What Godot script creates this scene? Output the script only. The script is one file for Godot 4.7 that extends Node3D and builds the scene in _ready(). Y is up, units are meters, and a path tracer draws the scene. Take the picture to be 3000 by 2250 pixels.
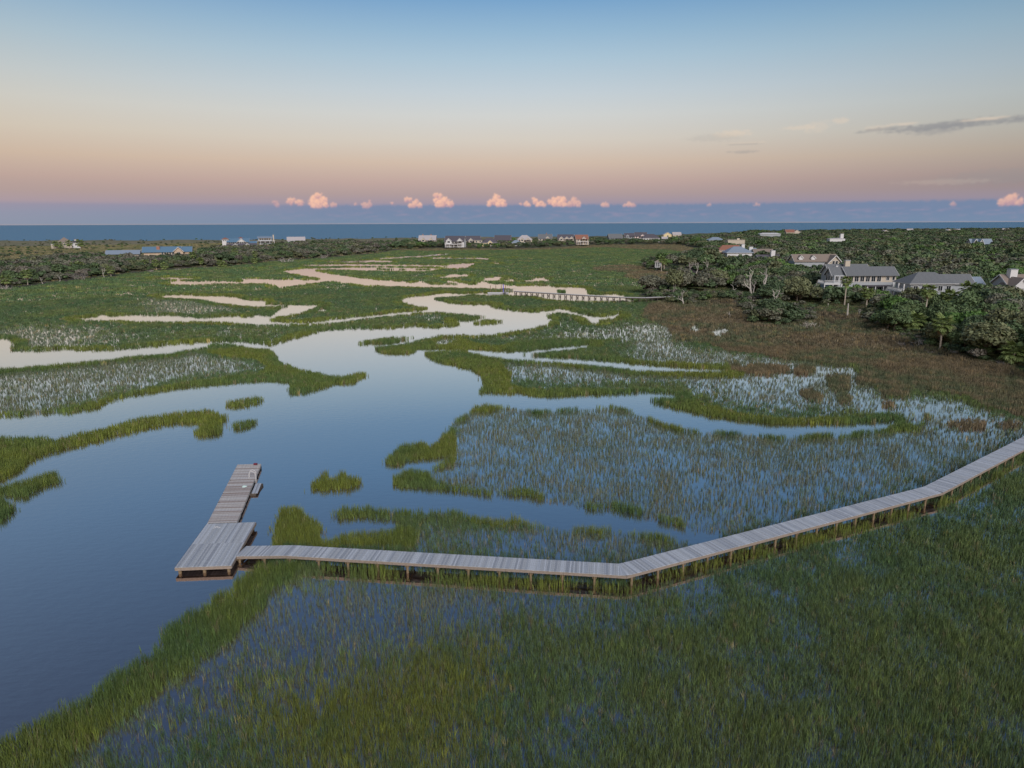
extends Node3D
# Flooded salt marsh at dusk seen from the air: creek, cordgrass, boardwalk and docks, maritime woods, beach houses, sea.

# ---- measured outlines on the ground, metres: x, z, x, z ... (camera stands over the origin, north is -z) ----
const WATER := [
	[-29.02, -30.35, -27.79, -31.68, -27.55, -32.05, -27.25, -32.46, -27.03, -32.88, -26.54, -33.57, -26.12, -34.14, -25.61, -34.47, -25.15, -35.35, -24.97, -36.28, -25.03, -37.38, -24.48, -37.6, -24.16, -38.62, -23.62, -39.11, -23.29, -40.01, -24.01, -41.84, -23.86, -42.69, -23.38, -44.23, -22.76, -44.85, -22.2, -44.96, -22.54, -46.4, -22.34, -46.79, -21.47, -47.24, -21.66, -48.6, -21.41, -49.88, -21.07, -50.64, -20.66, -53.76, -21.57, -56.99, -22.21, -59.96, -22.89, -62.71, -22.59, -62.81, -21.12, -62.73, -19.84, -60.94, -18.65, -59.86, -17.84, -58.7, -17.57, -58.38, -17.52, -56.69, -16.28, -55.29, -15.33, -56.52, -14.05, -56.99, -12.72, -57.3, -10.94, -57.51, -10.33, -59.72, -11.42, -60.18, -12.64, -60.43, -12.87, -60.09, -13.72, -60.65, -15.53, -60.8, -16.36, -60.57, -16.76, -60.57, -17.5, -61.46, -17.28, -61.62, -17, -62.01, -16.76, -62.39, -14.15, -62.93, -12.78, -62.17, -10.64, -61.96, -8.19, -61.57, -6.28, -61.93, -4.26, -60.81, -2.31, -59.91, -0.27, -59.54, 0.02, -60.42, 0.6, -59.88, 1.31, -59.01, 2.72, -58.5, 5.22, -57.65, 6.91, -57.63, 8.33, -57.79, 9.69, -57.45, 11.01, -56.95, 12.3, -56.47, 13.44, -56.62, 13.68, -55.83, 15, -55.52, 16.24, -55.05, 18.31, -55.18, 18.93, -57.14, 17.09, -58.11, 15.8, -58.62, 14.38, -59.46, 13.65, -60.16, 12.64, -61.04, 11.52, -61.41, 10.44, -62.14, 9.66, -63.08, 8.07, -62.53, 6.6, -63.1, 5.33, -64.46, 3.76, -64.28, 2.39, -65.28, 1.15, -66.31, -0.77, -66.12, -2.54, -66.34, -4.16, -66.77, -5.66, -67.41, -7.47, -67.64, -9.65, -68.09, -11.69, -68.54, -12.91, -69.44, -13.22, -70.79, -12.92, -71.15, -12.27, -72.5, -11.13, -72.99, -9.59, -73.23, -7.47, -76.76, -8.63, -77.42, -10.13, -77.6, -11.54, -77.07, -12.42, -76.81, -12.84, -76.01, -13.8, -75.24, -14.89, -76.3, -14.86, -77.24, -14.47, -79.4, -14.07, -81.65, -12.81, -82.26, -11.56, -83.2, -10.2, -81.61, -9.32, -84.38, -9.16, -86.85, -8.44, -87.96, -8.6, -92.08, -8.05, -93.51, -6.9, -95.94, -6.12, -98.06, -5.78, -100.28, -3.46, -101.16, -0.15, -100.66, 1.7, -98.84, 3.98, -97.93, 6.79, -98.77, 9.83, -99.18, 13.89, -100.03, 15.35, -100.46, 17.17, -98.64, 18.62, -96.46, 19.71, -93.97, 20.96, -91.6, 22.42, -90.44, 23.07, -88.59, 25.9, -87.49, 28.88, -87.1, 31.3, -86.38, 34.37, -85.32, 36.65, -84.96, 39.83, -86.28, 42.06, -86.26, 42.48, -84.56, 43.56, -85.56, 46.42, -87.26, 48.65, -87.58, 50.28, -87.92, 51.47, -89.36, 54.76, -93.27, 51.19, -92.31, 45.54, -91.84, 42.53, -91.88, 38.93, -91.54, 35.85, -91.96, 32.99, -93.14, 30.3, -95.15, 28.41, -96.4, 26.81, -98.1, 25.75, -99.41, 23.64, -101.67, 21.92, -104.99, 21.84, -105.28, 23.32, -104.83, 26.31, -106.04, 27.01, -108.94, 24.26, -110.35, 21.8, -110.92, 19.08, -110.1, 16.37, -109.09, 12.56, -109.14, 8.67, -108.16, 5.63, -107.89, 3.63, -108.22, 1.13, -110.35, -1.44, -110.38, -3.78, -110.95, -5.82, -110.44, -5.61, -111.68, -4.65, -113.78, -5.23, -121.5, -6.62, -126.83, -7.96, -129.67, -9.86, -131.16, -12.55, -134.22, -14.65, -136.6, -16.51, -139.06, -18.41, -144.21, -19.01, -146.42, -17.01, -146.68, -13.72, -147.56, -10.43, -149.03, -9.61, -149.44, -9.74, -145.99, -5.01, -140.2, -0.81, -137.6, 2.33, -135.91, 5.43, -135.05, 9.1, -134.19, 12.05, -132.58, 15.02, -131.76, 19.25, -129.44, 22.45, -127.21, 23.09, -125.79, 27.37, -125.44, 32.05, -125.36, 36.26, -124.88, 40.11, -125.14, 41.29, -128.89, 36.26, -130.12, 33.51, -131.2, 28.93, -132.77, 24.62, -134.37, 21.89, -136.78, 18.85, -137.64, 15.87, -139.33, 11.19, -141.09, 6.36, -142.03, 2.79, -143.48, 2.48, -144.73, 3.44, -143.02, 8.2, -146.03, 13.44, -148.39, 18.08, -153.29, 18.56, -157.37, 14.11, -156, 8.59, -153.07, 3.25, -149.29, -0.18, -148.79, -3.61, -149.42, -7.11, -151.01, -9.59, -151.83, -14.12, -151.92, -19.01, -152.01, -21.41, -151.66, -21.36, -148.8, -22.72, -146.43, -25.3, -145.75, -27.78, -146.52, -30.12, -149.91, -31.81, -153.23, -30.44, -151.76, -29.06, -153.74, -26.14, -155.34, -23.96, -157.41, -22.3, -161.1, -21.1, -163.3, -20.6, -165.2, -17.5, -168.7, -13.4, -170.3, -9.8, -167.8, -6, -169.4, -1.8, -172.6, 1.8, -176.5, 6, -180.5, 9.5, -186.1, 11.2, -192.2, 12.2, -201.7, 10.9, -203.8, 10.9, -207.8, 11.7, -209.4, 11.9, -210.6, 14.8, -211.7, 17, -210.5, 18.8, -208.2, 21.2, -203.8, 22.2, -197.6, 22.4, -189.9, 23.6, -187.1, 24.8, -190.6, 25.5, -195.5, 26.4, -196.5, 28.8, -198.4, 31.4, -201.4, 33.6, -209.1, 34.3, -213.4, 32, -211.2, 29.2, -206.9, 27.1, -205.9, 24.5, -208.1, 22.1, -212.6, 19.6, -217.3, 19.2, -222.1, 17.2, -224.6, 15.1, -227.2, 14.1, -223.4, 11, -221.1, 7.9, -218.3, 4.9, -218.3, 0.5, -221.3, -2.6, -225.1, -5.5, -230.3, -7.3, -235.7, -7.6, -239.9, -9.3, -240, -12.4, -238.6, -15.8, -240.2, -20.9, -243.2, -24.7, -248.6, -28.9, -255.6, -29.3, -257.8, -28.3, -258.6, -24.9, -260.2, -19.8, -262.4, -14.9, -270.3, -16, -272.1, -9.5, -264.9, -6.3, -266.6, -3.4, -267.5, -1.2, -265.3, 0.9, -263.8, 4.5, -264.4, 6.7, -265.1, 9.3, -260.1, 11.9, -253.4, 15.7, -248.5, 22.1, -245.2, 27.3, -244.2, 31.8, -243.4, 37, -245.1, 40.3, -246.8, 41.8, -243.7, 44.2, -244.1, 45.5, -251.7, 42.6, -256.6, 44.5, -268.5, 41.3, -274, 37.5, -273.4, 33.6, -271.7, 31, -274.3, 31.4, -281.9, 31.7, -289.9, 32.3, -300.6, 28.2, -305.2, 23.4, -306.3, 20.4, -305.5, 17.4, -310.2, 11.3, -313.8, 6.1, -311.6, 1.1, -313.2, -1.9, -315.7, -1.5, -322.1, -5.8, -320.8, -10.7, -324.5, -11.3, -331.3, -15, -334.2, -16.7, -327.9, -17.2, -321.2, -19.3, -319.8, -22.3, -326.5, -26.5, -334.6, -29.5, -343.1, -33.1, -342.1, -31.3, -328.8, -26.7, -320.7, -25.5, -321.6, -26.1, -318.1, -32.7, -320.3, -37.2, -322, -42.1, -329.9, -45, -338.1, -47.3, -335.5, -49.4, -331.3, -54.6, -335.8, -59.7, -344.3, -62.1, -353.2, -61.5, -344.4, -65.8, -347.4, -71.7, -353.6, -78.1, -361.2, -85.9, -369.9, -94.7, -383.9, -103.4, -393.7, -113, -409.5, -121.1, -419.7, -119.9, -420.5, -114, -423.7, -106.4, -425, -99, -420.3, -88.6, -411.3, -80.8, -413.4, -66, -407.7, -51.9, -403.8, -48.2, -409.3, -45.5, -420.2, -41.4, -436.6, -60.1, -445, -85.2, -452.1, -106.5, -452.3, -119.5, -444.4, -129.9, -439.4, -131.2, -445, -136.5, -433.4, -138.5, -416.4, -130.6, -397.4, -121.7, -385.8, -108.7, -367.8, -101, -357.8, -94, -351.2, -94.6, -353.4, -101.4, -350.7, -111.4, -352.3, -126.9, -355.9, -135.3, -359.3, -139, -356.4, -133.6, -340, -140.4, -341.9, -151, -345.2, -159.9, -344.4, -168.1, -347, -170.9, -343.2, -164.5, -328.5, -154.3, -318.1, -148.4, -319.4, -141.2, -322.6, -133.4, -324.9, -124.6, -324.6, -115.7, -324.2, -108.3, -313.9, -102.7, -301.1, -100.5, -304.2, -98.6, -311.1, -95.1, -320.8, -92.6, -327.5, -91.4, -335, -86.1, -333.7, -82.7, -327.1, -75, -322.6, -69.9, -314.9, -65.3, -311.3, -58.7, -309.6, -52.1, -307, -45.3, -303.1, -36.8, -300.9, -28.6, -299.3, -20.3, -296.8, -17.3, -295.8, -10.1, -294.2, -1.3, -292.6, 0.4, -289.8, 0.2, -286.9, -1.7, -282.3, -9.6, -280.6, -16.4, -278.9, -20, -277.9, -25.5, -280, -26.9, -281.2, -30.3, -277.5, -33.4, -272.1, -36.6, -268.6, -39.2, -265.9, -41.2, -262.5, -41.6, -254.4, -38.8, -243.2, -36.3, -237.3, -33.5, -233, -30.7, -228.9, -28.8, -228.3, -28, -228.5, -28, -227.1, -29.1, -223.4, -33.2, -220.6, -37.4, -218.3, -40.9, -213.5, -45.8, -209.3, -49.3, -205.7, -52.5, -201.7, -56.9, -197.9, -51.1, -203.7, -54.7, -200.4, -57.8, -196.9, -59.4, -195.1, -64.3, -196.1, -67.9, -198.1, -69.2, -197.2, -71.9, -201.2, -71.2, -200, -70.9, -204, -69.1, -207.2, -67.3, -210.4, -65.5, -213.8, -65.7, -219.7, -65.4, -227.3, -67.1, -239.4, -70.1, -240.3, -76.7, -240.5, -83.3, -240.7, -86.4, -242.2, -89, -248.1, -91.5, -255.9, -93.3, -255, -96.8, -255.1, -102.5, -261.1, -108.5, -268.1, -114, -271.8, -119.5, -272, -126, -274, -133.3, -277.9, -138.2, -276.2, -141.2, -272.7, -132, -260.2, -126.2, -259, -119.8, -256.5, -112.4, -251.5, -105, -242.2, -98.9, -239.1, -94, -234.8, -89.7, -231.9, -84.3, -229.9, -80.2, -231.6, -77.3, -236.2, -77.7, -229.7, -75.3, -215.1, -75.1, -211.3, -76.9, -211.3, -80, -213.6, -81.5, -215.3, -80, -209.7, -82.6, -207.6, -84.7, -210.9, -88.6, -209.9, -90.6, -207.8, -94.4, -206.8, -98, -208.4, -103.6, -211.4, -108.8, -213, -112.9, -212.7, -120.4, -214.4, -122.3, -212.7, -124.8, -210.5, -130.3, -217.4, -130.4, -215.1, -128.3, -210.6, -129.9, -208.5, -131.7, -205.4, -124.8, -198, -119.3, -197.8, -113.9, -197.7, -107.6, -194.9, -102.5, -195.1, -95.1, -193.6, -92, -195.5, -84.8, -194.3, -80.4, -193.3, -73.7, -189.4, -67.9, -187.5, -64.2, -187.9, -60.7, -189.1, -57.4, -188.5, -53.3, -189.8, -49.9, -191.6, -46.6, -194.4, -43.9, -200.2, -39.2, -204.3, -34.3, -208.5, -31.6, -209.5, -30.7, -213.3, -27, -213.9, -24.3, -215.3, -20.6, -213.3, -16, -209.8, -11.6, -207.4, -8.6, -204.6, -8.1, -205.1, -9.9, -202.1, -12.2, -198.3, -13.7, -196.4, -15.2, -199.4, -16.1, -197.5, -15.1, -188.1, -13.1, -188, -10.7, -191.6, -7.6, -198.3, -6.2, -198.3, -4, -195.3, -3.2, -195.7, -3.4, -192.8, -6.8, -191, -11.9, -189.4, -15.6, -187.7, -19.2, -185.1, -22.1, -183.5, -25.2, -186.1, -26, -188.8, -29.5, -186.2, -32, -182.9, -35.2, -182.5, -37.8, -183, -42.2, -183.6, -46.4, -182.4, -49.5, -180, -51.3, -177.6, -52.1, -172.2, -47.4, -178.2, -50.4, -175.7, -52.9, -170.8, -53.8, -166, -55.7, -162.7, -56.49, -157.35, -59.8, -160.6, -63.6, -161.7, -67.7, -162.9, -71.7, -163.5, -74.8, -162, -78.5, -160.5, -83.25, -156.82, -87.37, -154.47, -90.69, -151.01, -96.19, -152.08, -102.47, -153.17, -104.98, -151.66, -111.07, -150.43, -112.28, -151.41, -117.71, -159.57, -120.2, -162.9, -124.6, -167.5, -127.8, -168.7, -140.5, -171.8, -106.82, -129.14, -98.89, -129.17, -93.37, -132.04, -87.62, -135.04, -83.22, -138.2, -79.27, -142.73, -73.79, -144.96, -71.59, -149.59, -70.13, -150.92, -70.32, -154.54, -69.16, -157.65, -65.99, -156.95, -62.12, -154.38, -58.16, -151.29, -54.32, -150.24, -51.2, -145.04, -48.22, -138.11, -45.11, -132.46, -44.44, -133.22, -42.42, -129.71, -39.17, -126.78, -35.66, -124.64, -33.69, -122.6, -31.03, -121.24, -30.37, -123.21, -28.75, -124.94, -27.3, -124.86, -27.1, -123.77, -27.98, -121.2, -28.12, -118.12, -30.04, -116.95, -31.21, -118.16, -31.96, -115.81, -33.33, -112.99, -35.16, -110.31, -36.96, -110.34, -37.93, -112.59, -38.73, -117.67, -39.47, -118.28, -41.61, -119.78, -45.09, -120.2, -48.54, -119.02, -52.22, -117.27, -54.7, -116.72, -57.15, -115.01, -59.26, -112.8, -61.06, -111.2, -62.8, -109.64, -64.22, -107.61, -64.59, -105.64, -63.85, -101.87, -65.19, -100.54, -67.16, -98.83, -68.61, -99.27, -69.67, -98.43, -72.57, -97.62, -75.73, -97.24, -81.37, -96.71, -72.66, -85.77, -67, -85.44, -64.18, -85.74, -61.51, -85.37, -59.85, -84.69, -58.86, -85.35, -57.89, -87.03, -56.46, -88.07, -55.62, -90.23, -54.75, -92.49, -53.62, -94.45, -52.02, -95.66, -49.44, -97.31, -47.54, -98.14, -46.31, -99, -44.53, -98.11, -42.9, -96.38, -41.2, -95.53, -41.28, -96.98, -41.3, -95.6, -40.81, -91.71, -39.85, -89.95, -39.16, -87.75, -40.74, -87.08, -42.34, -87.44, -43.09, -88.73, -42.44, -89.15, -44.18, -92.5, -45.19, -93.28, -46.73, -93.3, -48.53, -92.94, -49.96, -91.45, -51.35, -90, -52.5, -88.24, -53.82, -86.22, -54.9, -83.96, -56.32, -82.11, -57.29, -80.63, -57.66, -78.63, -57.46, -76.71, -57.09, -75.65, -56.56, -74.11, -56.57, -72.39, -56.57, -70.97, -58.67, -67.89],
	[-149.8, -480.3, -142.7, -483.2, -113.1, -489.4, -87.4, -481.2, -57.5, -473, -44.3, -468, -42, -485.3, -33.4, -491.6, -23.9, -499.3, -25.8, -462.1, -27.5, -439.2, -34.9, -428.5, -41.3, -435.2, -48.7, -450.1, -73.3, -453.4, -104.7, -458.2, -135.9, -459.9],
	[-193.4, -370, -187.6, -372.4, -178.7, -369.4, -167.2, -363.8, -162.1, -349.4, -172.2, -351, -182.5, -352.7],
	[-43, -364.8, -36.1, -369, -35.9, -377.7, -34.8, -388.3, -30.6, -388.1, -22.6, -384.1, -22.5, -366, -27.1, -360.9, -31, -356, -36.2, -355],
	[-16.9, -345.2, -12.8, -360.3, -7.6, -366.5, -3.6, -366.3, -5.2, -341.6, -6.5, -336, -11.4, -335.1],
	[-4.7, -339.1, -1.6, -347.7, 2.2, -350.5, 1.2, -332.9, -2.4, -329.2],
	[5.3, -341.7, 9.6, -345.5, 12.9, -359.2, 15.8, -359.1, 18.5, -346.9, 18.5, -339.3, 11.9, -330.8, 7.4, -329.9],
	[-111.5, -565, -105.1, -580.1, -96, -595.8, -83.4, -608.6, -78.6, -615.3, -73.1, -639.1, -65.9, -652.3, -57.6, -657.8, -58.6, -621.4, -66.6, -603.8, -71.8, -586.9, -76.8, -571, -81.8, -579.4, -90.2, -559.5, -96.4, -552.4, -104.3, -547.1],
	[-70, -577.7, -54.8, -579.8, -31, -570.4, -27.7, -579.6, -17.1, -561.8, -17, -534.2, -23.5, -537.5, -29.8, -548, -52, -550.9, -63, -550.2],
	[-146.6, -525.3, -131.8, -531, -121.9, -534.4, -115.3, -543.6, -104.2, -538.7, -90.2, -532.4, -86.1, -504.4, -101.3, -502.8, -114.4, -501.2, -132.1, -504.7],
	[-13.5, -498.7, -8.2, -498.3, -8.5, -476.2, -11.7, -477.5],
	[-0.6, -569.9, 0.9, -577.6, 2.1, -569.7, 0.9, -547.4],
	[46, -523.9, 48.5, -527.7, 50.2, -523.6, 46.3, -503.7],
	[-10.4, -638.2, -7.1, -641.9, -7.6, -615.7],
	[41.1, -666.8, 44.3, -668.6, 42.1, -641],
	[-64.6, -225.1, -63.1, -226.3, -59.5, -224.2, -60.4, -216.7],
	[-168.9, -446.9, -167.7, -453.6, -163.5, -450.5, -156.5, -429.4, -160, -427.8]
]
const PONDS := [
	[-18.5, -161.5, -17.4, -163.7, -13.8, -165.9, -13.1, -164, -13.91, -157.85, -16.22, -155.58, -17.74, -156.45],
	[52.1, -177.4, 56.1, -181.4, 58.1, -180, 55.1, -171.6, 51.6, -167.9, 50.4, -170.4],
	[48.5, -184.9, 51.4, -190.1, 49.8, -177.6, 47.2, -173.5, 46.7, -177]
]
const SPARSE := [
	[-9.1, -95.22, -5.79, -100.24, 2.21, -101.04, 15.57, -101.78, 23.69, -90.97, 36.95, -86.57, 53.93, -91.37, 58.21, -91.32, 69.67, -88.99, 76.09, -90.06, 70.25, -82.65, 42.53, -67.02, 9.12, -50.6, -7.99, -53.99, -18, -55.02, -9.41, -57.67, 15.68, -58.13, 3.74, -63.89, -5.63, -66.99, -13, -69.44],
	[39.2, -154.5, 52.21, -141.23, 61.01, -134.55, 64.94, -124.35, 59.51, -105.96, 68.73, -104.86, 72.37, -92.68, 69.16, -88.29, 58.21, -91.32, 58.1, -96.87, 44.76, -97.03, 33.41, -101.55, 29.26, -113.79, 29.82, -116.09, 5.25, -116.44, -0.17, -122.71, -1.44, -137.18, 23.71, -129.17, 36.88, -145],
	[-9.5, -162.9, -1.7, -168.5, 7.5, -168.3, 29.5, -186.2, 51.5, -204.8, 51.5, -204.8, 49.3, -165.1, 39.2, -154.5, 33.69, -131.94, 24.89, -135.94, 26.7, -161.1, 11.2, -165.9, -0.2, -162.7],
	[-110.85, -132.79, -95.36, -134.81, -84.97, -141.06, -72.61, -151.64, -64.82, -143.27, -54.62, -138.07, -48.69, -130.32, -55.42, -124.87, -61.63, -119.83, -64.81, -112.88, -67.66, -106.66, -69.04, -101.04, -76.04, -97.66, -82.98, -97.75],
	[-133.6, -171.2, -141.3, -187.2, -132.3, -192.9, -107.9, -180.9, -96, -170.4, -96.6, -161.3, -106.02, -153.23, -113.32, -153.37, -128.3, -164.1],
	[-79.1, -172.1, -78.2, -181.4, -73.9, -183, -64.6, -177.9, -60.2, -176.3, -63, -173.3, -70.4, -174.2, -76.1, -173.6],
	[-143.8, -262.4, -118.6, -261.6, -104.9, -245.6, -93.8, -226.3, -95.9, -210.1, -109.7, -214.9, -119.8, -217.4],
	[-32.3, -204.3, -30.5, -211.7, -24.9, -212.7, -22.9, -208.3, -26.6, -203.1],
	[-17.13, -49.44, -18.66, -47.12, -18.17, -45.39, -19.12, -42.81, -19.65, -39.47, -20.23, -37.43, -21.37, -35.3, -22.07, -33.24, -22.7, -31.38, -23.04, -29.68, -19.29, -29.66, -18.46, -30.38, -18.21, -30.7, -17.11, -31.92, -17.09, -32.86, -16.74, -34.09, -15.53, -34.74, -10.42, -36.08, -7.89, -37.67, -6.31, -38.91, -4.13, -39.06, -2.47, -39.87, -2.24, -41.79, -1.63, -42.52, 0.98, -43.46, 4.29, -43.63, 12.78, -46.26, 16.81, -48.03, 14.12, -51.76, 8.73, -47.17, -13.71, -49.66]
]
const VERY_SPARSE := [
	[-80.34, -97.3, -75.73, -97.24, -69.67, -98.43, -64.24, -97.11, -58.88, -92.67, -59.45, -89.37, -61.46, -86.97, -65.91, -88.04, -68.8, -87.73, -72.98, -87.78],
	[-6.49, -40.23, -4.42, -42.35, -2.88, -43.68, -1.25, -44.66, -0.12, -43.66, -1.95, -42.34, -2.59, -40.21, -4.16, -39.39],
	[-21.46, -33.74, -21.18, -35.85, -19.47, -38.35, -18.63, -39.96, -17.01, -41.16, -15.52, -38.33, -17.57, -36.11, -18.14, -34.23, -18.97, -32.27, -20.8, -31.71],
	[49.98, -105.11, 58.39, -111.17, 58.51, -104.99, 62.16, -104.95, 69.94, -108.88, 71.12, -101.07, 71.04, -94.26, 69.67, -88.99, 63.17, -89.07, 60.19, -92.82, 54.41, -88.45, 51.16, -87.1, 53.59, -96.93, 49.06, -96.98],
	[35.91, -123.47, 40.59, -124.73, 45.41, -122.01, 51.54, -123.23, 60.3, -131.51, 67.53, -131.39, 63.44, -123.04, 57.2, -121.84, 48.8, -112.4, 42.43, -113.6],
	[16, -59.45, 19.32, -58.42, 19.54, -56.82, 15.21, -56.23],
	[-18.31, -46.45, -16.23, -48.47, -13.53, -48.93, -11.95, -42.39, -14.03, -39.94, -16.39, -42.42]
]
const OLIVE := [
	[-14.67, -34.87, -10.42, -36.08, -6.31, -38.91, -2.24, -41.61, -1.1, -38.25, -1.9, -34.02, -1.85, -29.49, -13.58, -29.54],
	[-18.02, -36.98, -17.21, -37.87, -15.94, -37.87, -15.66, -36.82, -16.64, -36.39],
	[22.44, -33.53, 25.95, -33.51, 23.65, -29.38, 18.93, -29.4]
]
const DENSE := [
	[-29.09, -30.42, -27.79, -31.68, -27.55, -32.05, -27.25, -32.46, -27.03, -32.88, -26.54, -33.57, -26.12, -34.14, -25.61, -34.47, -25.15, -35.35, -24.97, -36.28, -25.03, -37.38, -24.48, -37.6, -24.16, -38.62, -23.62, -39.11, -23.29, -40.01, -24.01, -41.84, -23.86, -42.69, -23.38, -44.23, -22.76, -44.85, -22.2, -44.96, -22.54, -46.4, -22.34, -46.79, -21.47, -47.24, -21.66, -48.6, -21.41, -49.88, -21.07, -50.64, -20.41, -50.9, -17.62, -51.16, -17.42, -49.2, -18.66, -47.12, -18.17, -45.39, -18.46, -43.96, -19.12, -42.81, -18.97, -40.82, -19.65, -39.47, -20.4, -38.67, -20.23, -37.43, -21.13, -36.7, -21.37, -35.3, -21.91, -34.25, -22.07, -33.24, -22.96, -32.53, -22.7, -31.38, -23.47, -30.62, -22.98, -29.58, -28.39, -29.6],
	[-20.98, -55, -22.25, -60.06, -23.01, -63.04, -22.82, -63.28, -21.26, -63.19, -19.94, -61.3, -18.7, -60.04, -17.9, -58.91, -17.57, -58.38, -17.52, -56.69, -16.28, -55.29, -15.26, -56.21, -12.72, -57.3, -10.05, -58.09, -8.83, -57.48, -8.57, -56.41, -8.58, -54.47, -15, -54.95],
	[-17.5, -61.46, -17.28, -61.62, -17, -62.01, -16.76, -62.39, -14.15, -62.93, -12.78, -62.17, -10.64, -61.96, -8.19, -61.57, -6.28, -61.93, -4.26, -60.81, -2.31, -59.91, -0.27, -59.54, 0.02, -60.42, 0.6, -59.88, 1.31, -59.01, 2.72, -58.5, 5.22, -57.65, 6.91, -57.63, 8.33, -57.79, 9.69, -57.45, 11.01, -56.95, 12.3, -56.47, 13.44, -56.62, 13.92, -56.82, 13.67, -56.24, 11.08, -57.2, 8.32, -57.54, 5.25, -57.88, 2.73, -58.55, 0.59, -59.23, -0.28, -59.92, -2.35, -60.63, -4.16, -61.35, -6.17, -62.09, -8.24, -61.75, -10.48, -60.69, -13.73, -60.72, -17.14, -60.75],
	[-14.89, -76.3, -14.51, -79.61, -14.07, -81.65, -11.56, -83.2, -10.2, -81.61, -9.32, -84.38, -9.17, -86.91, -7.43, -85.57, -6.91, -78.97, -8.52, -78.14, -10.47, -77.33, -12.35, -77.63, -13.8, -75.24],
	[-12.91, -69.44, -13.23, -70.86, -12.97, -71.45, -12.31, -72.75, -11.16, -73.24, -9.53, -72.73, -8.51, -69.83, -7.08, -68.9, -5.71, -68.19, -5.66, -67.41, -7.47, -67.64, -9.65, -68.09, -11.69, -68.54],
	[-5.8, -100.73, -3.46, -101.16, -0.15, -100.77, 0.08, -101.06, -2.48, -99.32, -3.82, -97.63, -5.44, -98.07, -5.93, -100.69],
	[-18.85, -145.2, -17.01, -146.68, -10.43, -149.03, -9.43, -146.54, -6.7, -141.97, -2.69, -136.81, -1.35, -127.99, -0.17, -124.29, -0.57, -116.15, 1.92, -111.74, 5.02, -111.36, 10.27, -112.18, 15.33, -111, 19.19, -110.94, 22.84, -109.8, 28.2, -109.54, 28.82, -112.06, 28.95, -106.56, 30.06, -101.66, 32.26, -98.01, 34.81, -95.42, 37.54, -93.76, 43.24, -93.69, 44.47, -94.48, 47.39, -93.64, 51.08, -94.4, 55.06, -96.86, 57.12, -95.27, 57.63, -95.63, 54.76, -93.27, 51.19, -92.31, 45.54, -91.84, 42.53, -91.88, 38.93, -91.54, 35.85, -91.96, 32.99, -93.14, 30.3, -95.15, 28.41, -96.4, 26.81, -98.1, 25.75, -99.41, 23.64, -101.67, 21.92, -104.99, 21.84, -105.28, 23.32, -104.83, 26.31, -106.04, 27.01, -108.94, 24.26, -110.35, 21.8, -110.92, 19.08, -110.1, 16.37, -109.09, 12.56, -109.14, 8.67, -108.16, 5.63, -107.89, 3.63, -108.22, 1.13, -110.35, -1.44, -110.38, -3.78, -110.95, -5.82, -110.44, -5.61, -111.68, -4.65, -113.78, -5.23, -121.5, -6.62, -126.83, -7.96, -129.67, -9.86, -131.16, -12.55, -134.22, -14.65, -136.6, -16.51, -139.06, -18.41, -144.21, -19.19, -147.83],
	[36.78, -85.3, 39.83, -86.28, 42.06, -86.26, 43.63, -86.84, 41.64, -85.19, 39.15, -84.56, 36.29, -84.92],
	[43.79, -86.75, 46.42, -87.26, 50.28, -87.92, 51.47, -89.36, 54.18, -91.2, 56.94, -90.79, 57.79, -91.7, 55.01, -90.25, 55.02, -88.09, 54.63, -87.75, 51.29, -88.49, 48.68, -87.47, 44.05, -85.16],
	[57.84, -95.26, 59.88, -94.29, 61.2, -95.59, 57.84, -94.82],
	[-31.79, -153.13, -29.06, -153.74, -23.96, -157.41, -20.6, -165.2, -17.5, -168.7, -13.4, -170.3, -12.7, -165.6, -8.83, -157.54, -3.69, -153.26, 2.72, -158.39, 10.9, -161.5, 18.1, -160.3, 26.9, -162.2, 18.56, -157.37, 14.1, -155.79, 8.59, -153.07, 2.55, -148.37, -3.61, -149.42, -9.59, -151.83, -19.01, -152.01, -21.41, -151.66, -22.72, -146.43, -25.3, -145.75, -27.78, -146.52, -30.12, -149.91],
	[-31.21, -118.16, -31.96, -115.81, -33.33, -112.99, -35.16, -110.31, -36.96, -110.34, -37.93, -112.59, -38.73, -117.67, -39.47, -118.28, -41.61, -119.78, -45.09, -120.2, -48.54, -119.02, -52.22, -117.27, -54.7, -116.72, -57.15, -115.01, -59.26, -112.8, -61.06, -111.2, -62.8, -109.64, -64.22, -107.61, -64.59, -105.64, -63.85, -101.87, -65.19, -100.54, -67.16, -98.83, -68.61, -99.27, -67.46, -98.39, -67.63, -101.99, -65.89, -103.86, -65.17, -106.82, -63.12, -109.92, -61.48, -113.21, -58.66, -116.67, -56.22, -119.08, -52.55, -121.57, -47.87, -124.15, -47.63, -131.62, -53.63, -139.69, -59.16, -141.46, -66.37, -146.85, -71.68, -154.23, -69.16, -157.65, -62.12, -154.38, -54.19, -149.85, -47.5, -135.95, -43.8, -131.22, -39.17, -126.78, -35.66, -124.64, -32.5, -121.27, -31.03, -121.24, -30.37, -123.21, -28.75, -124.94, -27.3, -124.86, -27.1, -123.77, -27.98, -121.2, -28.12, -118.12, -30.04, -116.95]
]
const UNDER_WALK := [
	[-15.84, -51.57, -14.14, -51.43, -8.65, -50.49, -1.35, -49.33, 8.84, -47.85, 8.58, -46.29, -1.31, -47.57, -13.59, -49.17, -15.25, -49.42],
	[9.1, -49.26, 14.03, -51.37, 21.49, -54.48, 28.32, -57.8, 34.82, -60.79, 45.99, -65.52, 61.44, -77.72, 58.74, -74.03, 47.57, -65.5, 35.9, -58.72, 28.72, -55.61, 22.19, -52.78, 17.72, -50.95, 13.45, -48.99, 8.61, -46.29]
]
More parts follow.
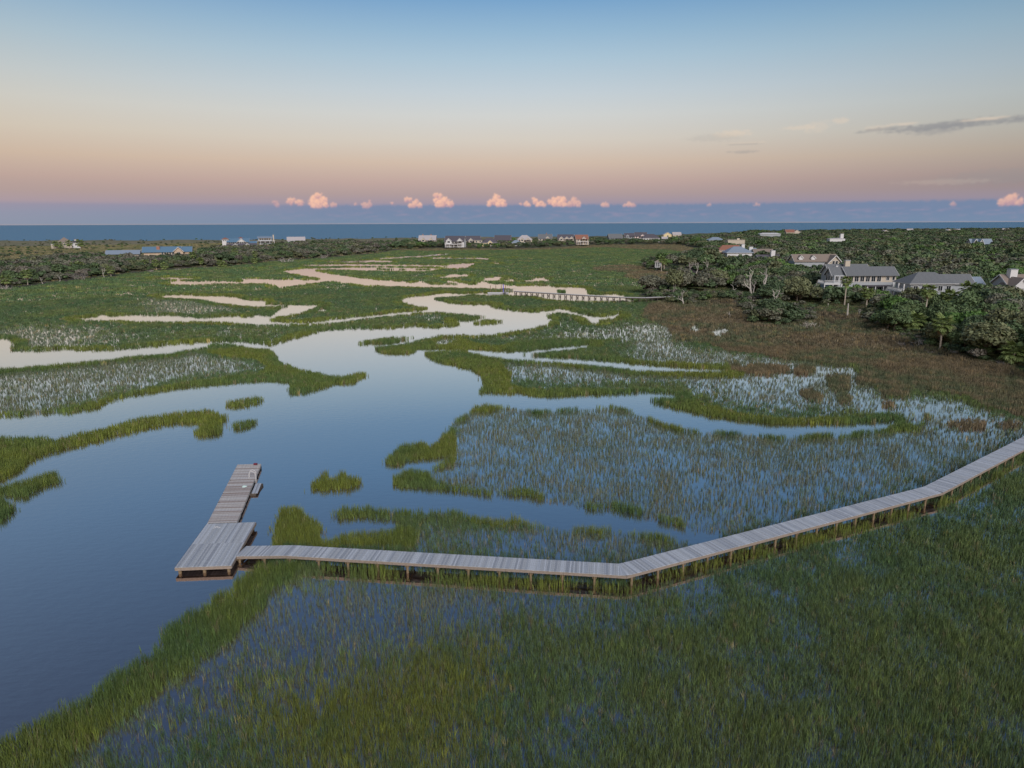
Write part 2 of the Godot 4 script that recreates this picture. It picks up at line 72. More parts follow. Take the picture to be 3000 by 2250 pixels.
const RUSH := [
	[38.8, -161.9, 41.66, -158.61, 46.12, -156.42, 47.39, -146.63, 51.13, -144.75, 54.15, -141.2, 55.77, -137.02, 58.58, -136.17, 61.57, -132.99, 63.58, -130.71, 68.57, -132.88, 65.61, -125.7, 62.46, -120.48, 59.78, -114.5, 62.1, -113.33, 60.04, -106.96, 62.95, -105.92, 67.38, -111.04, 69.62, -110.47, 71.2, -108.86, 73, -105.79, 71.69, -100.16, 72.76, -96.69, 73.5, -94.23, 80.16, -93.37, 98.89, -116.67, 97.23, -126.69, 96.16, -136.67, 97.33, -154.75, 96.3, -167, 103.5, -194.1, 96.4, -213.5, 90.2, -201.7, 71.1, -202.1, 75.2, -227.5, 80.5, -259.8, 62.2, -248.6, 47.7, -238.2, 38.8, -202.9, 42.3, -182.3],
	[43.02, -132.54, 45.07, -135.13, 44.75, -128.54, 46.27, -131.29, 49.21, -132.74, 54.1, -131.16, 52.32, -125.91, 47.57, -123.29, 43.82, -124.01, 41.3, -126.08],
	[54.02, -127.97, 57.29, -131.56, 60.02, -132.26, 57.09, -125.83, 54.38, -123.18, 52.66, -123.87],
	[48, -110.45, 50.16, -111.28, 51.02, -109.14, 48.74, -103.97, 47.54, -105.14, 47.1, -107.64],
	[57.2, -121.19, 60.04, -123.1, 61.69, -121.77, 56.59, -111.19, 54.05, -109.62, 53.5, -111.23],
	[52.6, -107.06, 54.82, -108.56, 53.88, -105.06, 51.78, -102.7, 51.02, -103.65],
	[57.5, -102.62, 59.43, -103.07, 58.41, -100.33, 56.3, -99.91],
	[60.77, -91.29, 63.69, -93.17, 66.18, -91.98, 63.97, -88.7, 60.63, -88.38],
	[67.39, -91.22, 70.11, -92.32, 70.47, -90.44, 66.84, -88.31],
	[51.3, -439.6, 63.9, -458.4, 80, -462.7, 84.6, -437.8, 84.2, -407.5, 92.4, -395.3, 103.9, -369.8, 102.4, -350.8, 105, -333.4, 99.2, -313.1, 91.8, -318.3, 82, -313.7, 73.7, -314.1, 71.6, -324.1, 66, -340.6, 58.8, -352.6, 61, -371.7, 67.3, -385.3, 59.7, -396.9, 48.9, -409.2],
	[72.9, -853, 127.8, -922.6, 163.9, -918.6, 191.3, -903.6, 211.1, -885.9, 199.3, -740.3, 183.7, -664.9, 168, -666.2, 160.4, -733.2, 132.4, -740.9, 111, -800.1, 79.3, -803.1],
	[-74.7, -766.3, -44.3, -769.2, -13.3, -755.4, 17, -763.6, 61.4, -812.8, 94.6, -859.6, 112.7, -875.8, 103.3, -802.5, 68.2, -767.3, 26.2, -736, -22.8, -735.1, -70.9, -726.6],
	[-131.5, -785.6, -98.1, -812.4, -52.5, -778.4, -49.5, -732.3, -86.5, -715.7, -122.7, -738.7]
]
const ISLETS := [
	[-72.66, -85.77, -67, -85.44, -64.18, -85.74, -61.51, -85.37, -59.85, -84.69, -58.86, -85.35, -57.89, -87.03, -56.46, -88.07, -55.62, -90.23, -54.75, -92.49, -53.62, -94.45, -52.02, -95.66, -49.44, -97.31, -47.54, -98.14, -46.31, -99, -44.53, -98.11, -42.9, -96.38, -41.2, -95.53, -41.28, -96.98, -41.3, -95.6, -40.81, -91.71, -39.85, -89.95, -39.16, -87.75, -40.74, -87.08, -42.34, -87.44, -43.09, -88.73, -42.44, -89.15, -44.18, -92.5, -45.19, -93.28, -46.73, -93.3, -48.53, -92.94, -49.96, -91.45, -51.35, -90, -52.5, -88.24, -53.82, -86.22, -54.9, -83.96, -56.32, -82.11, -57.29, -80.63, -57.66, -78.63, -57.46, -76.71, -57.09, -75.65, -56.56, -74.11, -56.57, -72.39, -56.57, -70.97, -58.67, -67.89],
	[-56.71, -66.86, -54.44, -68.21, -53.58, -69.33, -52.87, -70.71, -52.47, -72.14, -51.64, -72.73, -51.5, -72.84, -50.03, -70.73, -49.42, -70.87, -49.42, -70.44, -50.16, -69.77, -50.61, -68.45, -50.41, -66.95, -50.99, -65.93, -52.39, -66.56, -53.51, -66.77, -55.49, -65.17],
	[-55.4, -65.17, -52.17, -65.11, -51.54, -65.1, -50.59, -64.21, -49.08, -63.13, -49.4, -63.56, -48.92, -61.71, -48.75, -60.64, -48.79, -60.3, -50.69, -58.96],
	[-45.51, -104.24, -44.37, -103.39, -42.75, -106.11, -40.51, -106.08, -39.9, -107.14, -40.13, -104.83, -41.2, -102.5, -43.01, -101.61, -44.1, -102.54],
	[-39.22, -91.82, -38.57, -91.68, -37.61, -93.15, -36.66, -93.53, -36.43, -93.96, -36.17, -92.03, -37.13, -90.56, -38.27, -90.21],
	[-21.44, -68.19, -21.78, -69.8, -21.18, -70.08, -21.36, -71.67, -20.85, -72.3, -20.18, -70.08, -19.42, -71.11, -19.11, -72.07, -18.7, -71.83, -17.79, -70.86, -16.53, -70.43, -16.33, -69.02, -17.26, -68.37, -18.2, -68.16, -19.93, -67.75],
	[-37.91, -157.61, -36.11, -157, -34.9, -161.3, -32.2, -164.7, -29.1, -166.5, -25.6, -166.2, -23.5, -167.3, -26, -163.4, -27.7, -160.4, -31.17, -159.17, -33.81, -159.65, -36.14, -156.96],
	[-85.3, -436.9, -74.2, -423.4, -63, -424.6, -50.5, -429.6, -51.4, -422.1, -68.9, -425.6, -80.7, -427.9],
	[-73.6, -455, -54.7, -450.4, -48.2, -446.1, -42.4, -450.7, -41.8, -446.9, -48.4, -447.3, -73, -451.5],
	[18.6, -286.3, 20, -286.8, 21.4, -285.5, 22.4, -278.7, 26.2, -282.9, 22.5, -279.1, 19.5, -280]
]
const ISLET_LABELS := [
	"long grassy arm of the marsh curving into the open creek, left side",
	"leafy point of cordgrass poking into the creek below the long grassy arm",
	"small clump of cordgrass at the left edge, under the leafy point",
	"slender islet of cordgrass nearer the far bank in the open creek",
	"round islet of cordgrass just off the tip of the grassy arm",
	"ragged islet of cordgrass between the floating dock and the flooded field",
	"low islet of cordgrass lying off the main bend of the creek",
	"thin sliver of cordgrass in the far double channel",
	"grassy ridge between the two far parallel channels",
	"islet of cordgrass in the pool beside the braced footbridge"
]
const LAND_EDGE := [93.8, -100.6, 94.9, -111.7, 93.4, -121.4, 94.8, -128, 92.4, -130.9, 92.4, -145.9, 91.8, -153.5, 95.3, -171.3, 100.6, -194.1, 92.9, -205.4, 84.7, -191.1, 77.6, -186.6, 73.2, -184.1, 66.6, -188.1, 71.2, -210, 78.5, -237.3, 76, -239.5, 66.6, -237.6, 59.5, -232.8, 54.8, -238, 49.7, -254.7, 56, -280.5, 73.5, -294.9, 93.8, -299, 108.7, -345.3, 104.1, -356.6, 105.5, -375.9, 104.2, -400.4, 91.7, -392.5, 83, -401.4, 81.1, -426, 90.4, -468.4, 110.4, -496.4, 138.6, -548.3, 174.5, -625.8, 206, -739.5, 209.6, -879.1, 189.3, -895.4, 131.1, -887.5, 95.1, -864.1, 61.5, -817.6, 17, -766.6, -23.8, -760.1, -75.6, -775.1, -125.9, -739.8, -130.4, -648.9, -155.3, -579.1, -161.7, -562.6, -179.9, -527.8, -189.9, -464.7, -210, -447.8, -217.8, -419, -222.3, -401.7, -220.6, -375.4, -226.1, -348.4, -225.4, -326.5, -225.4, -314, -227.7, -305.7, -237.3, -280.5]
const SHORE := [-1500, -1000, -964, -1037, -799, -1090, -639, -1090, -489, -1111, -176, -1204, 131, -1325, 318, -1507, 501, -1704, 881, -2000, 1703, -2324, 2399, -2456, 6000, -3400]
const FOREST_WEST := [-125.9, -739.8, -130.4, -648.9, -155.3, -579.1, -161.7, -562.6, -179.9, -527.8, -189.9, -464.7, -210, -447.8, -217.8, -419, -222.3, -401.7, -220.6, -375.4, -226.1, -348.4, -225.4, -326.5, -225.4, -314, -227.7, -305.7, -237.3, -280.5, -340.2, -406.4, -315.4, -427.3, -343.5, -492.4, -338.3, -537.3, -286, -533.2, -275.3, -586.2, -290, -692.1, -256.1, -755.9, -300.8, -964.3, -223.5, -915.8, -142.5, -854.4]
const FOREST_EAST := [93.8, -100.6, 94.9, -111.7, 93.4, -121.4, 94.8, -128, 92.4, -130.9, 92.4, -145.9, 91.8, -153.5, 95.3, -171.3, 100.6, -194.1, 92.9, -205.4, 84.7, -191.1, 77.6, -186.6, 73.2, -184.1, 66.6, -188.1, 71.2, -210, 78.5, -237.3, 76, -239.5, 66.6, -237.6, 59.5, -232.8, 54.8, -238, 49.7, -254.7, 56, -280.5, 73.5, -294.9, 93.8, -299, 108.7, -345.3, 104.1, -356.6, 105.5, -375.9, 104.2, -400.4, 91.7, -392.5, 83, -401.4, 81.1, -426, 90.4, -468.4, 110.4, -496.4, 138.6, -548.3, 174.5, -625.8, 206, -739.5, 209.6, -879.1, 189.3, -895.4, 330, -1180, 520, -1560, 900, -1860, 1700, -2150, 2300, -2250, 1900, -1200, 700, -300]
const FOREST_ROW := [189.3, -895.4, 131.1, -887.5, 95.1, -864.1, 61.5, -817.6, 17, -766.6, -23.8, -760.1, -75.6, -775.1, -125.9, -739.8, -180, -880, -60, -930, 60, -980, 200, -1060, 330, -1150]
const LAWN := [95, -214.1, 110.9, -213.7, 97.9, -187.1, 88.5, -195.8]
# cumulus lobes: azimuth, elevation, radius, base elevation (degrees), brightness
const PUFFS := [-15.29, 1.93, 0.45, 1.23, 1, -15.65, 1.79, 0.38, 1.23, 1, -14.95, 1.73, 0.38, 1.23, 1, -15.78, 1.55, 0.32, 1.23, 1, -14.80, 1.44, 0.26, 1.23, 1, -15.38, 1.44, 0.45, 1.23, 1, -15.39, 2.14, 0.19, 1.23, 1, -15.16, 2.14, 0.18, 1.23, 1, -17.38, 1.69, 0.28, 1.37, 0.85, -17.61, 1.66, 0.16, 1.37, 0.85, -17.14, 1.83, 0.16, 1.37, 0.85, -16.70, 1.58, 0.28, 1.37, 0.85, -16.93, 1.60, 0.19, 1.37, 0.85, -18.44, 1.54, 0.22, 1.28, 0.4, -18.37, 1.40, 0.16, 1.28, 0.4, -18.57, 1.65, 0.16, 1.28, 0.4, -14.27, 1.44, 0.22, 1.26, 0.6, -14.06, 1.44, 0.18, 1.27, 0.6, -12.49, 1.50, 0.12, 1.21, 0.55, -11.83, 1.42, 0.26, 1.21, 0.55, -11.41, 1.51, 0.23, 1.21, 0.55, -11.37, 1.74, 0.10, 1.21, 0.55, -11.60, 1.36, 0.23, 1.21, 0.55, -9.65, 1.60, 0.10, 1.26, 0.9, -8.48, 1.87, 0.20, 1.26, 0.9, -8.17, 1.87, 0.18, 1.26, 0.9, -7.69, 1.75, 0.20, 1.26, 0.9, -7.88, 1.45, 0.33, 1.26, 0.9, -7.45, 1.39, 0.23, 1.26, 0.9, -8.19, 1.39, 0.23, 1.26, 0.9, -5.92, 2.06, 0.35, 1.30, 1, -6.14, 2.20, 0.24, 1.30, 1, -6.15, 1.77, 0.24, 1.30, 1, -5.41, 1.74, 0.39, 1.30, 1, -5.04, 1.55, 0.32, 1.30, 1, -5.79, 1.48, 0.44, 1.30, 1, -1.25, 1.96, 0.36, 1.31, 1, -1.37, 1.75, 0.36, 1.31, 1, -0.91, 1.62, 0.36, 1.31, 1, -1.78, 1.63, 0.26, 1.31, 1, -0.66, 1.50, 0.26, 1.31, 1, -1.91, 1.45, 0.17, 1.31, 1, -1.09, 1.41, 0.26, 1.31, 1, -0.59, 1.74, 0.13, 1.31, 1, 0.72, 1.53, 0.13, 1.35, 0.85, 1.16, 1.50, 0.25, 1.35, 0.85, 1.38, 1.40, 0.20, 1.34, 0.85, 1.79, 1.89, 0.18, 1.33, 0.95, 1.91, 1.68, 0.25, 1.33, 0.95, 2.35, 1.52, 0.26, 1.33, 0.95, 2.60, 1.40, 0.20, 1.33, 0.95, 2.10, 1.40, 0.23, 1.33, 0.95, 3.41, 1.79, 0.30, 1.32, 1, 3.84, 1.88, 0.30, 1.32, 1, 4.16, 1.78, 0.30, 1.31, 1, 3.10, 1.67, 0.23, 1.32, 1, 3.54, 1.52, 0.33, 1.32, 1, 4.04, 1.54, 0.33, 1.31, 1, 4.29, 1.42, 0.23, 1.31, 1, 5.03, 1.81, 0.26, 1.28, 0.7, 4.91, 1.60, 0.33, 1.28, 0.7, 5.28, 1.54, 0.30, 1.28, 0.7, 4.66, 1.45, 0.26, 1.28, 0.7, 5.41, 1.39, 0.20, 1.28, 0.7, 7.48, 1.43, 0.26, 1.27, 0.7, 7.39, 1.37, 0.23, 1.27, 0.7, 7.70, 1.37, 0.16, 1.26, 0.7, 9.41, 1.42, 0.23, 1.25, 0.7, 9.08, 1.36, 0.16, 1.26, 0.7, 9.72, 1.36, 0.23, 1.25, 0.7, 35.24, 1.41, 0.43, 1.04, 0.8, 34.80, 1.25, 0.31, 1.05, 0.8, 35.72, 1.25, 0.28, 1.03, 0.8, 32.01, 1.18, 0.20, 1.09, 0.45, 19.14, 1.22, 0.25, 1.27, 0.45, 15.60, 1.28, 0.20, 1.30, 0.45]
# streaks: azimuth, elevation, half width, half height, 1 lit / 0 grey, amount, tilt
const WISPS := [17, 6.52, 1.63, 0.233, 1, 0.75, 0.02, 21.7, 6.75, 1.52, 0.14, 1, 0.6, 0.02, 22.9, 6.74, 1.05, 0.396, 1, 0.35, 0.1, 24.4, 7.08, 0.699, 0.186, 1, 0.6, -0.05, 18, 5.83, 1.98, 0.0699, 1, 0.5, 0, 18, 5.76, 1.4, 0.0583, 0, 0.5, 0, 17.9, 5.22, 1.4, 0.0932, 0, 0.5, 0, 15.7, 6.29, 2.56, 0.256, 0, 0.2, 0, 26.8, 6.45, 1.05, 0.175, 1, 0.6, 0.03, 27.2, 6.34, 2.1, 0.128, 0, 0.75, 0.06, 30.5, 6.35, 3.85, 0.233, 0, 0.95, 0.07, 30.5, 6.13, 2.1, 0.326, 0, 0.6, 0.05, 33.1, 6.38, 3.85, 0.198, 0, 0.9, 0.07, 33.1, 6.59, 1.75, 0.0699, 1, 0.9, 0.02, 28.4, 6.6, 1.05, 0.0699, 1, 0.7, 0.02, 35.2, 6.38, 1.86, 0.163, 0, 0.7, 0.05, 36, 6.53, 1.63, 0.186, 0, 0.5, 0.06, 34.8, 2.96, 4.9, 0.466, 0, 0.35, 0.03, 31.4, 2.68, 3.5, 0.163, 1, 0.18, 0]

# classes of ground in the two rasters
enum { NONE, OPEN, THIN, SPARSE_GRASS, MEADOW, BANK, BROWN, GROUND, OLIVE_GRASS, UNDERWALK, ISLET0 = 20 }

var rng := RandomNumberGenerator.new()
var n1 := FastNoiseLite.new()
var n2 := FastNoiseLite.new()
var n3 := FastNoiseLite.new()
var M := {}
var used := {}
# near raster 0.25 m, far raster 1 m
const NX := -120.0
const NZ := -152.0
const NW := 1000
const NH := 536
const FX := -660.0
const FZ := -1000.0
const FW := 1460
const FH := 960
var near := PackedByteArray()
var far := PackedByteArray()

func _ready() -> void:
	rng.seed = 7
	n1.seed = 3; n1.frequency = 0.035; n1.fractal_octaves = 3
	n2.seed = 11; n2.frequency = 0.22; n2.fractal_octaves = 2
	n3.seed = 23; n3.frequency = 0.008; n3.fractal_octaves = 3
	camera_and_light()
	materials()
	rasters()
	terrain()
	water()
	boardwalk()
	docks()
	far_footbridge()
	houses()
	woods()
	palms()
	snags()
	grass()

# ------------------------------------------------------------------ camera, sky, sun
func camera_and_light() -> void:
	var cam := Camera3D.new()
	cam.name = "camera"
	cam.fov = 58.715
	cam.near = 0.5
	cam.far = 90000.0
	cam.position = Vector3(0, 27.5, 0)
	cam.rotation_degrees = Vector3(-13.25, 0, -0.19)
	add_child(cam)
	cam.current = true
	var env := Environment.new()
	env.background_mode = Environment.BG_SKY
	env.tonemap_mode = Environment.TONE_MAPPER_LINEAR
	env.tonemap_exposure = 1.0
	env.sdfgi_enabled = true
	env.ssao_enabled = true
	env.ssil_enabled = true
	var pm := PanoramaSkyMaterial.new()
	pm.panorama = ImageTexture.create_from_image(sky_image())
	var sky := Sky.new()
	sky.sky_material = pm
	env.sky = sky
	var we := WorldEnvironment.new()
	we.name = "world_environment"
	we.environment = env
	add_child(we)
	var sun := DirectionalLight3D.new()
	sun.name = "sun"
	sun.light_energy = 1.05
	sun.light_color = Color(1.0, 0.96, 0.94)
	sun.light_angular_distance = 36.0
	sun.shadow_enabled = true
	sun.rotation_degrees = Vector3(-34, 22, 0)
	add_child(sun)

func ramp(t: float, stops: Array) -> Color:
	if t <= stops[0][0]:
		return stops[0][1]
	for i in range(1, stops.size()):
		if t <= stops[i][0]:
			var k: float = (t - stops[i - 1][0]) / (stops[i][0] - stops[i - 1][0])
			return stops[i - 1][1].lerp(stops[i][1], k)
	return stops[-1][1]

func lin(r: float, g: float, b: float) -> Color:
	return Color(r / 255.0, g / 255.0, b / 255.0).srgb_to_linear()

func sky_image() -> Image:
	# away from the sun: blue over cream over mauve over the grey-blue of the earth's shadow
	var front := [[-90.0, lin(114, 138, 164)], [0.0, lin(117, 140, 167)], [0.8, lin(124, 140, 168)], [1.35, lin(136, 140, 166)], [1.6, lin(160, 148, 162)], [2.3, lin(176, 156, 156)], [3.2, lin(192, 167, 160)], [4.7, lin(209, 188, 171)], [6.4, lin(212, 204, 193)], [8.2, lin(208, 210, 208)], [9.8, lin(196, 207, 214)], [12.2, lin(172, 197, 214)], [14.0, lin(150, 184, 210)], [16.1, lin(122, 165, 204)], [20.0, lin(104, 153, 201)], [25.0, lin(90, 134, 182)], [34.0, lin(65, 97, 141)], [50.0, lin(60, 90, 134)], [90.0, lin(58, 87, 131)]]
	# towards the sunset
	var back := [[-90.0, lin(150, 120, 100)], [0.0, Color(1.20, 0.72, 0.42)], [4.0, Color(1.15, 0.80, 0.54)], [10.0, Color(0.95, 0.82, 0.66)], [20.0, Color(0.66, 0.70, 0.70)], [35.0, Color(0.34, 0.42, 0.54)], [55.0, Color(0.12, 0.19, 0.34)], [90.0, lin(62, 92, 137)]]
	var h := 2048
	var w := 64
	var im := Image.create(w, h, false, Image.FORMAT_RGBF)
	for y in h:
		var el := 90.0 - (y + 0.5) * 180.0 / h
		var f := ramp(el, front)
		var b := ramp(el, back)
		for x in w:
			var az := (x + 0.5) / w * 360.0
			if az > 180.0:
				az -= 360.0
			var t := pow(0.5 - 0.5 * cos(deg_to_rad(az - 20.0)), 1.6)
			var c := f.lerp(b, t)
			# a little paler and warmer to the left, duller to the right, as far as the picture goes and evenly on
			var side := sin(deg_to_rad(az)) * smoothstep(0.0, 3.0, el)
			var warm := smoothstep(2.0, 7.0, el) * (1.0 - smoothstep(9.0, 16.0, el))
			if side > 0.0:
				c = c.lerp(Color(c.r * 0.36, c.g * 0.47, c.b * 0.52), pow(side, 1.8) * 1.25)
			else:
				c = c.lerp(Color(c.r * (0.72 + 0.10 * warm), c.g * (0.76 + 0.02 * warm), c.b * (0.80 - 0.12 * warm)), pow(-side, 1.8) * 1.2)
			im.set_pixel(x, y, c)
	im.resize(4096, h, Image.INTERPOLATE_BILINEAR)
	clouds_into(im)
	return im

func clouds_into(im: Image) -> void:
	var w := im.get_width()
	var h := im.get_height()
	var cn := FastNoiseLite.new()
	cn.seed = 5; cn.frequency = 2.2; cn.fractal_octaves = 4
	var px := 360.0 / w
	# the top of the low bank of stratus, ragged, fading out to the left
	for xi in range(-560, 620):
		var az := xi * px
		var there := smoothstep(-24.0, -12.0, az) * (0.55 + 0.45 * smoothstep(-30.0, 10.0, az))
		var top := 1.42 + cn.get_noise_2d(az * 0.9, 4.0) * 0.13
		for y in range(int((90.0 - 2.2) / px), int(90.0 / px)):
			var el := 90.0 - (y + 0.5) * px
			var a := smoothstep(top + 0.06, top - 0.06, el) * there * (0.35 + 0.65 * smoothstep(0.15, 0.9, el))
			if a > 0.0:
				var xx := (xi + w) % w
				var pinkish := maxf(0.0, cn.get_noise_2d(az * 0.25, el * 1.6 + 30.0)) * smoothstep(1.25, 0.7, el)
				var c := lin(116, 135, 165).lerp(lin(148, 142, 168), clampf(pinkish * 1.8, 0.0, 1.0))
				im.set_pixel(xx, y, im.get_pixel(xx, y).lerp(c, a * 0.8))
	# sunlit cumulus
	var groups := PUFFS.size() / 5
	var dens := {}
	for i in groups:
		var az: float = PUFFS[i * 5]
		var el: float = PUFFS[i * 5 + 1]
		var r: float = PUFFS[i * 5 + 2] * 1.0
		var base: float = PUFFS[i * 5 + 3]
		var k: float = PUFFS[i * 5 + 4]
		for yi in range(int((90.0 - el - r * 1.4) / px), int((90.0 - el + r * 1.4) / px) + 1):
			for xi in range(int((az - r * 1.4) / px), int((az + r * 1.4) / px) + 2):
				var a := xi * px
				var e := 90.0 - (yi + 0.5) * px
				var dx := (a - az) / r
				var dy := (e - el) / r
				var d := sqrt(dx * dx + dy * dy) + cn.get_noise_2d(a * 1.5, e * 1.5) * 0.42 + cn.get_noise_2d(a * 5.0, e * 5.0) * 0.16
				var o := smoothstep(1.0, 0.82, d) * smoothstep(base - 0.10, base + 0.06, e + cn.get_noise_2d(a * 2.0, 9.0) * 0.05)
				if o <= 0.0:
					continue
				var lit := clampf(0.62 + 0.5 * dy - 0.22 * dx + cn.get_noise_2d(a * 3.0, e * 3.0 + 7.0) * 0.55, 0.0, 1.0)
				var key := Vector2i(xi, yi)
				var old: Vector3 = dens.get(key, Vector3(0, 0, 0))
				if o > 0.3 or old.x == 0.0:
					dens[key] = Vector3(maxf(old.x, o), lerpf(old.y, lit, clampf(o, 0.0, 1.0)) if old.x > 0.0 else lit, k)
	for key in dens:
		var v: Vector3 = dens[key]
		var xx: int = (key.x + w) % w
		var lowc := lin(176, 142, 160)
		var c := lowc.lerp(lin(250, 198, 170), clampf(v.y * (0.35 + 0.65 * v.z), 0.0, 1.0))
		var old := im.get_pixel(xx, key.y)
		im.set_pixel(xx, key.y, old.lerp(c, v.x * (0.35 + 0.6 * v.z)))
	# streaks of higher cloud
	for i in WISPS.size() / 7:
		var az: float = WISPS[i * 7]
		var el: float = WISPS[i * 7 + 1]
		var rx: float = WISPS[i * 7 + 2]
		var ry: float = WISPS[i * 7 + 3]
		var c := lin(222, 205, 186) if WISPS[i * 7 + 4] > 0.5 else lin(148, 148, 150)
		for yi in range(int((90.0 - el - ry * 4.0 - rx * 0.12) / px), int((90.0 - el + ry * 4.0 + rx * 0.12) / px) + 1):
			for xi in range(int((az - rx) / px), int((az + rx) / px) + 1):
				var dx := (xi * px - az) / rx
				var dy: float = ((90.0 - (yi + 0.5) * px) - el - dx * rx * WISPS[i * 7 + 6]) / ry
				var d: float = dx * dx + dy * dy * 0.6 + cn.get_noise_2d(xi * px * 0.7, yi * px * 2.6) * 0.7
				var a: float = smoothstep(1.0, 0.1, d) * WISPS[i * 7 + 5] * 0.8
				if a > 0.0:
					var xx := (xi + w) % w
					im.set_pixel(xx, yi, im.get_pixel(xx, yi).lerp(c, a))

# ------------------------------------------------------------------ materials
func std(r: float, g: float, b: float, rough := 0.9, metal := 0.0) -> StandardMaterial3D:
	# r, g, b are linear base colours
	var m := StandardMaterial3D.new()
	m.albedo_color = Color(r, g, b).linear_to_srgb()
	m.roughness = rough
	m.metallic = metal
	return m

func noise_tex(sd: int, freq: float, lo: float, hi: float, size := 512, oct := 4) -> NoiseTexture2D:
	var t := NoiseTexture2D.new()
	var n := FastNoiseLite.new()
	n.seed = sd; n.frequency = freq; n.fractal_octaves = oct
	t.noise = n
	t.width = size; t.height = size
	t.seamless = true
	t.normalize = true
	var gr := Gradient.new()
	gr.set_color(0, Color(lo, lo, lo))
	gr.set_color(1, Color(hi, hi, hi))
	t.color_ramp = gr
	return t

func normal_tex(sd: int, freq: float, strength: float, oct := 4) -> NoiseTexture2D:
	var t := NoiseTexture2D.new()
	var n := FastNoiseLite.new()
	n.seed = sd; n.frequency = freq; n.fractal_octaves = oct
	t.noise = n
	t.width = 512; t.height = 512
	t.seamless = true
	t.as_normal_map = true
	t.bump_strength = strength
	return t

func materials() -> void:
	var grain := noise_tex(41, 0.02, 0.66, 1.0, 512, 5)
	var blotch := noise_tex(42, 0.012, 0.72, 1.0, 512, 4)
	M.grain = grain
	M.planks = []
	for c in [[0.53, 0.585, 0.66], [0.46, 0.51, 0.58], [0.61, 0.665, 0.735], [0.50, 0.54, 0.585], [0.38, 0.42, 0.48], [0.56, 0.61, 0.665]]:
		var m := std(c[0], c[1], c[2], 0.85)
		m.albedo_texture = grain
		m.uv1_triplanar = true
		m.uv1_scale = Vector3(0.35, 5.0, 5.0)
		m.uv1_offset = Vector3(rng.randf() * 5.0, rng.randf() * 5.0, rng.randf() * 5.0)
		M.planks.append(m)
	M.dock_planks = []
	for c in [[0.50, 0.47, 0.45], [0.57, 0.55, 0.54], [0.43, 0.38, 0.36], [0.54, 0.53, 0.54], [0.37, 0.31, 0.285], [0.62, 0.61, 0.60]]:
		var m := std(c[0], c[1], c[2], 0.85)
		m.albedo_texture = grain
		m.uv1_triplanar = true
		m.uv1_scale = Vector3(0.35, 5.0, 5.0)
		m.uv1_offset = Vector3(rng.randf() * 5.0, rng.randf() * 5.0, rng.randf() * 5.0)
		M.dock_planks.append(m)
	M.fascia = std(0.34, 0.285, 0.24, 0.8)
	M.fascia.albedo_texture = grain
	M.fascia.uv1_triplanar = true
	M.fascia.uv1_scale = Vector3(0.3, 3.0, 0.3)
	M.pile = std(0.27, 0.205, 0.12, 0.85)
	M.pile.albedo_texture = grain
	M.pile.uv1_triplanar = true
	M.pile.uv1_scale = Vector3(4.0, 0.5, 4.0)
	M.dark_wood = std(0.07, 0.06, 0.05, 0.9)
	M.pale_wood = std(0.45, 0.44, 0.43, 0.85)
	M.black = std(0.012, 0.012, 0.014, 0.7)
	M.white = std(0.54, 0.545, 0.55, 0.6)
	M.cream = std(0.44, 0.39, 0.32, 0.8)
	M.pink = std(0.62, 0.50, 0.48, 0.8)
	M.yellow = std(0.62, 0.52, 0.30, 0.8)
	M.tan = std(0.46, 0.36, 0.27, 0.85)
	M.siding = std(0.30, 0.325, 0.35, 0.8)
	M.glass = std(0.02, 0.025, 0.03, 0.06)
	M.mirror_glass = std(0.85, 0.80, 0.72, 0.08, 1.0)
	M.shingle = std(0.17, 0.185, 0.20, 0.85)
	M.shingle.albedo_texture = blotch
	M.shingle.uv1_triplanar = true
	M.shingle.uv1_scale = Vector3(0.5, 0.5, 0.5)
	M.shingle_brown = std(0.20, 0.165, 0.14, 0.9)
	M.shingle_dark = std(0.075, 0.07, 0.085, 0.85)
	M.shingle_red = std(0.22, 0.10, 0.07, 0.85)
	M.shingle_pale = std(0.36, 0.34, 0.35, 0.85)
	M.metal_blue = std(0.095, 0.175, 0.26, 0.45)
	M.metal_slate = std(0.20, 0.25, 0.31, 0.45)
	M.brick = std(0.30, 0.15, 0.11, 0.9)
	M.aluminium = std(0.62, 0.64, 0.66, 0.35, 0.7)
	M.leaf = []
	for c in [[0.066, 0.106, 0.048], [0.088, 0.138, 0.054], [0.086, 0.175, 0.036], [0.138, 0.156, 0.074], [0.142, 0.148, 0.104], [0.170, 0.156, 0.126]]:
		var m := std(c[0], c[1], c[2], 0.75)
		m.vertex_color_use_as_albedo = true
		M.leaf.append(m)
	M.bark = std(0.17, 0.14, 0.115, 0.95)
	M.dead = std(0.38, 0.355, 0.32, 0.9)
	M.dead_dark = std(0.26, 0.24, 0.22, 0.9)
	M.palm_trunk = std(0.40, 0.35, 0.29, 0.95)
	M.frond = std(0.15, 0.205, 0.062, 0.6)
	M.frond_dead = std(0.30, 0.22, 0.13, 0.9)
	M.blade = std(1.0, 1.0, 1.0, 0.65)
	M.blade.vertex_color_use_as_albedo = true
	M.leaf_copy = std(1.0, 1.0, 1.0, 0.75)
	M.leaf_copy.vertex_color_use_as_albedo = true
	M.ground = std(1.0, 1.0, 1.0, 0.95)
	M.ground.vertex_color_use_as_albedo = true
	M.ground.albedo_texture = blotch
	M.ground.uv1_triplanar = true
	M.ground.uv1_world_triplanar = true
	M.ground.uv1_scale = Vector3(0.11, 0.11, 0.11)
	M.creek = std(0.50, 0.40, 0.36, 0.06, 0.98)
	M.creek.clearcoat_enabled = true
	M.creek.clearcoat = 1.0
	M.creek.clearcoat_roughness = 0.05
	M.creek.normal_enabled = true
	M.creek.normal_texture = normal_tex(51, 0.02, 5.0, 5)
	M.creek.normal_scale = 0.05
	M.creek.uv1_triplanar = true
	M.creek.uv1_world_triplanar = true
	M.creek.uv1_scale = Vector3(0.055, 0.055, 0.13)
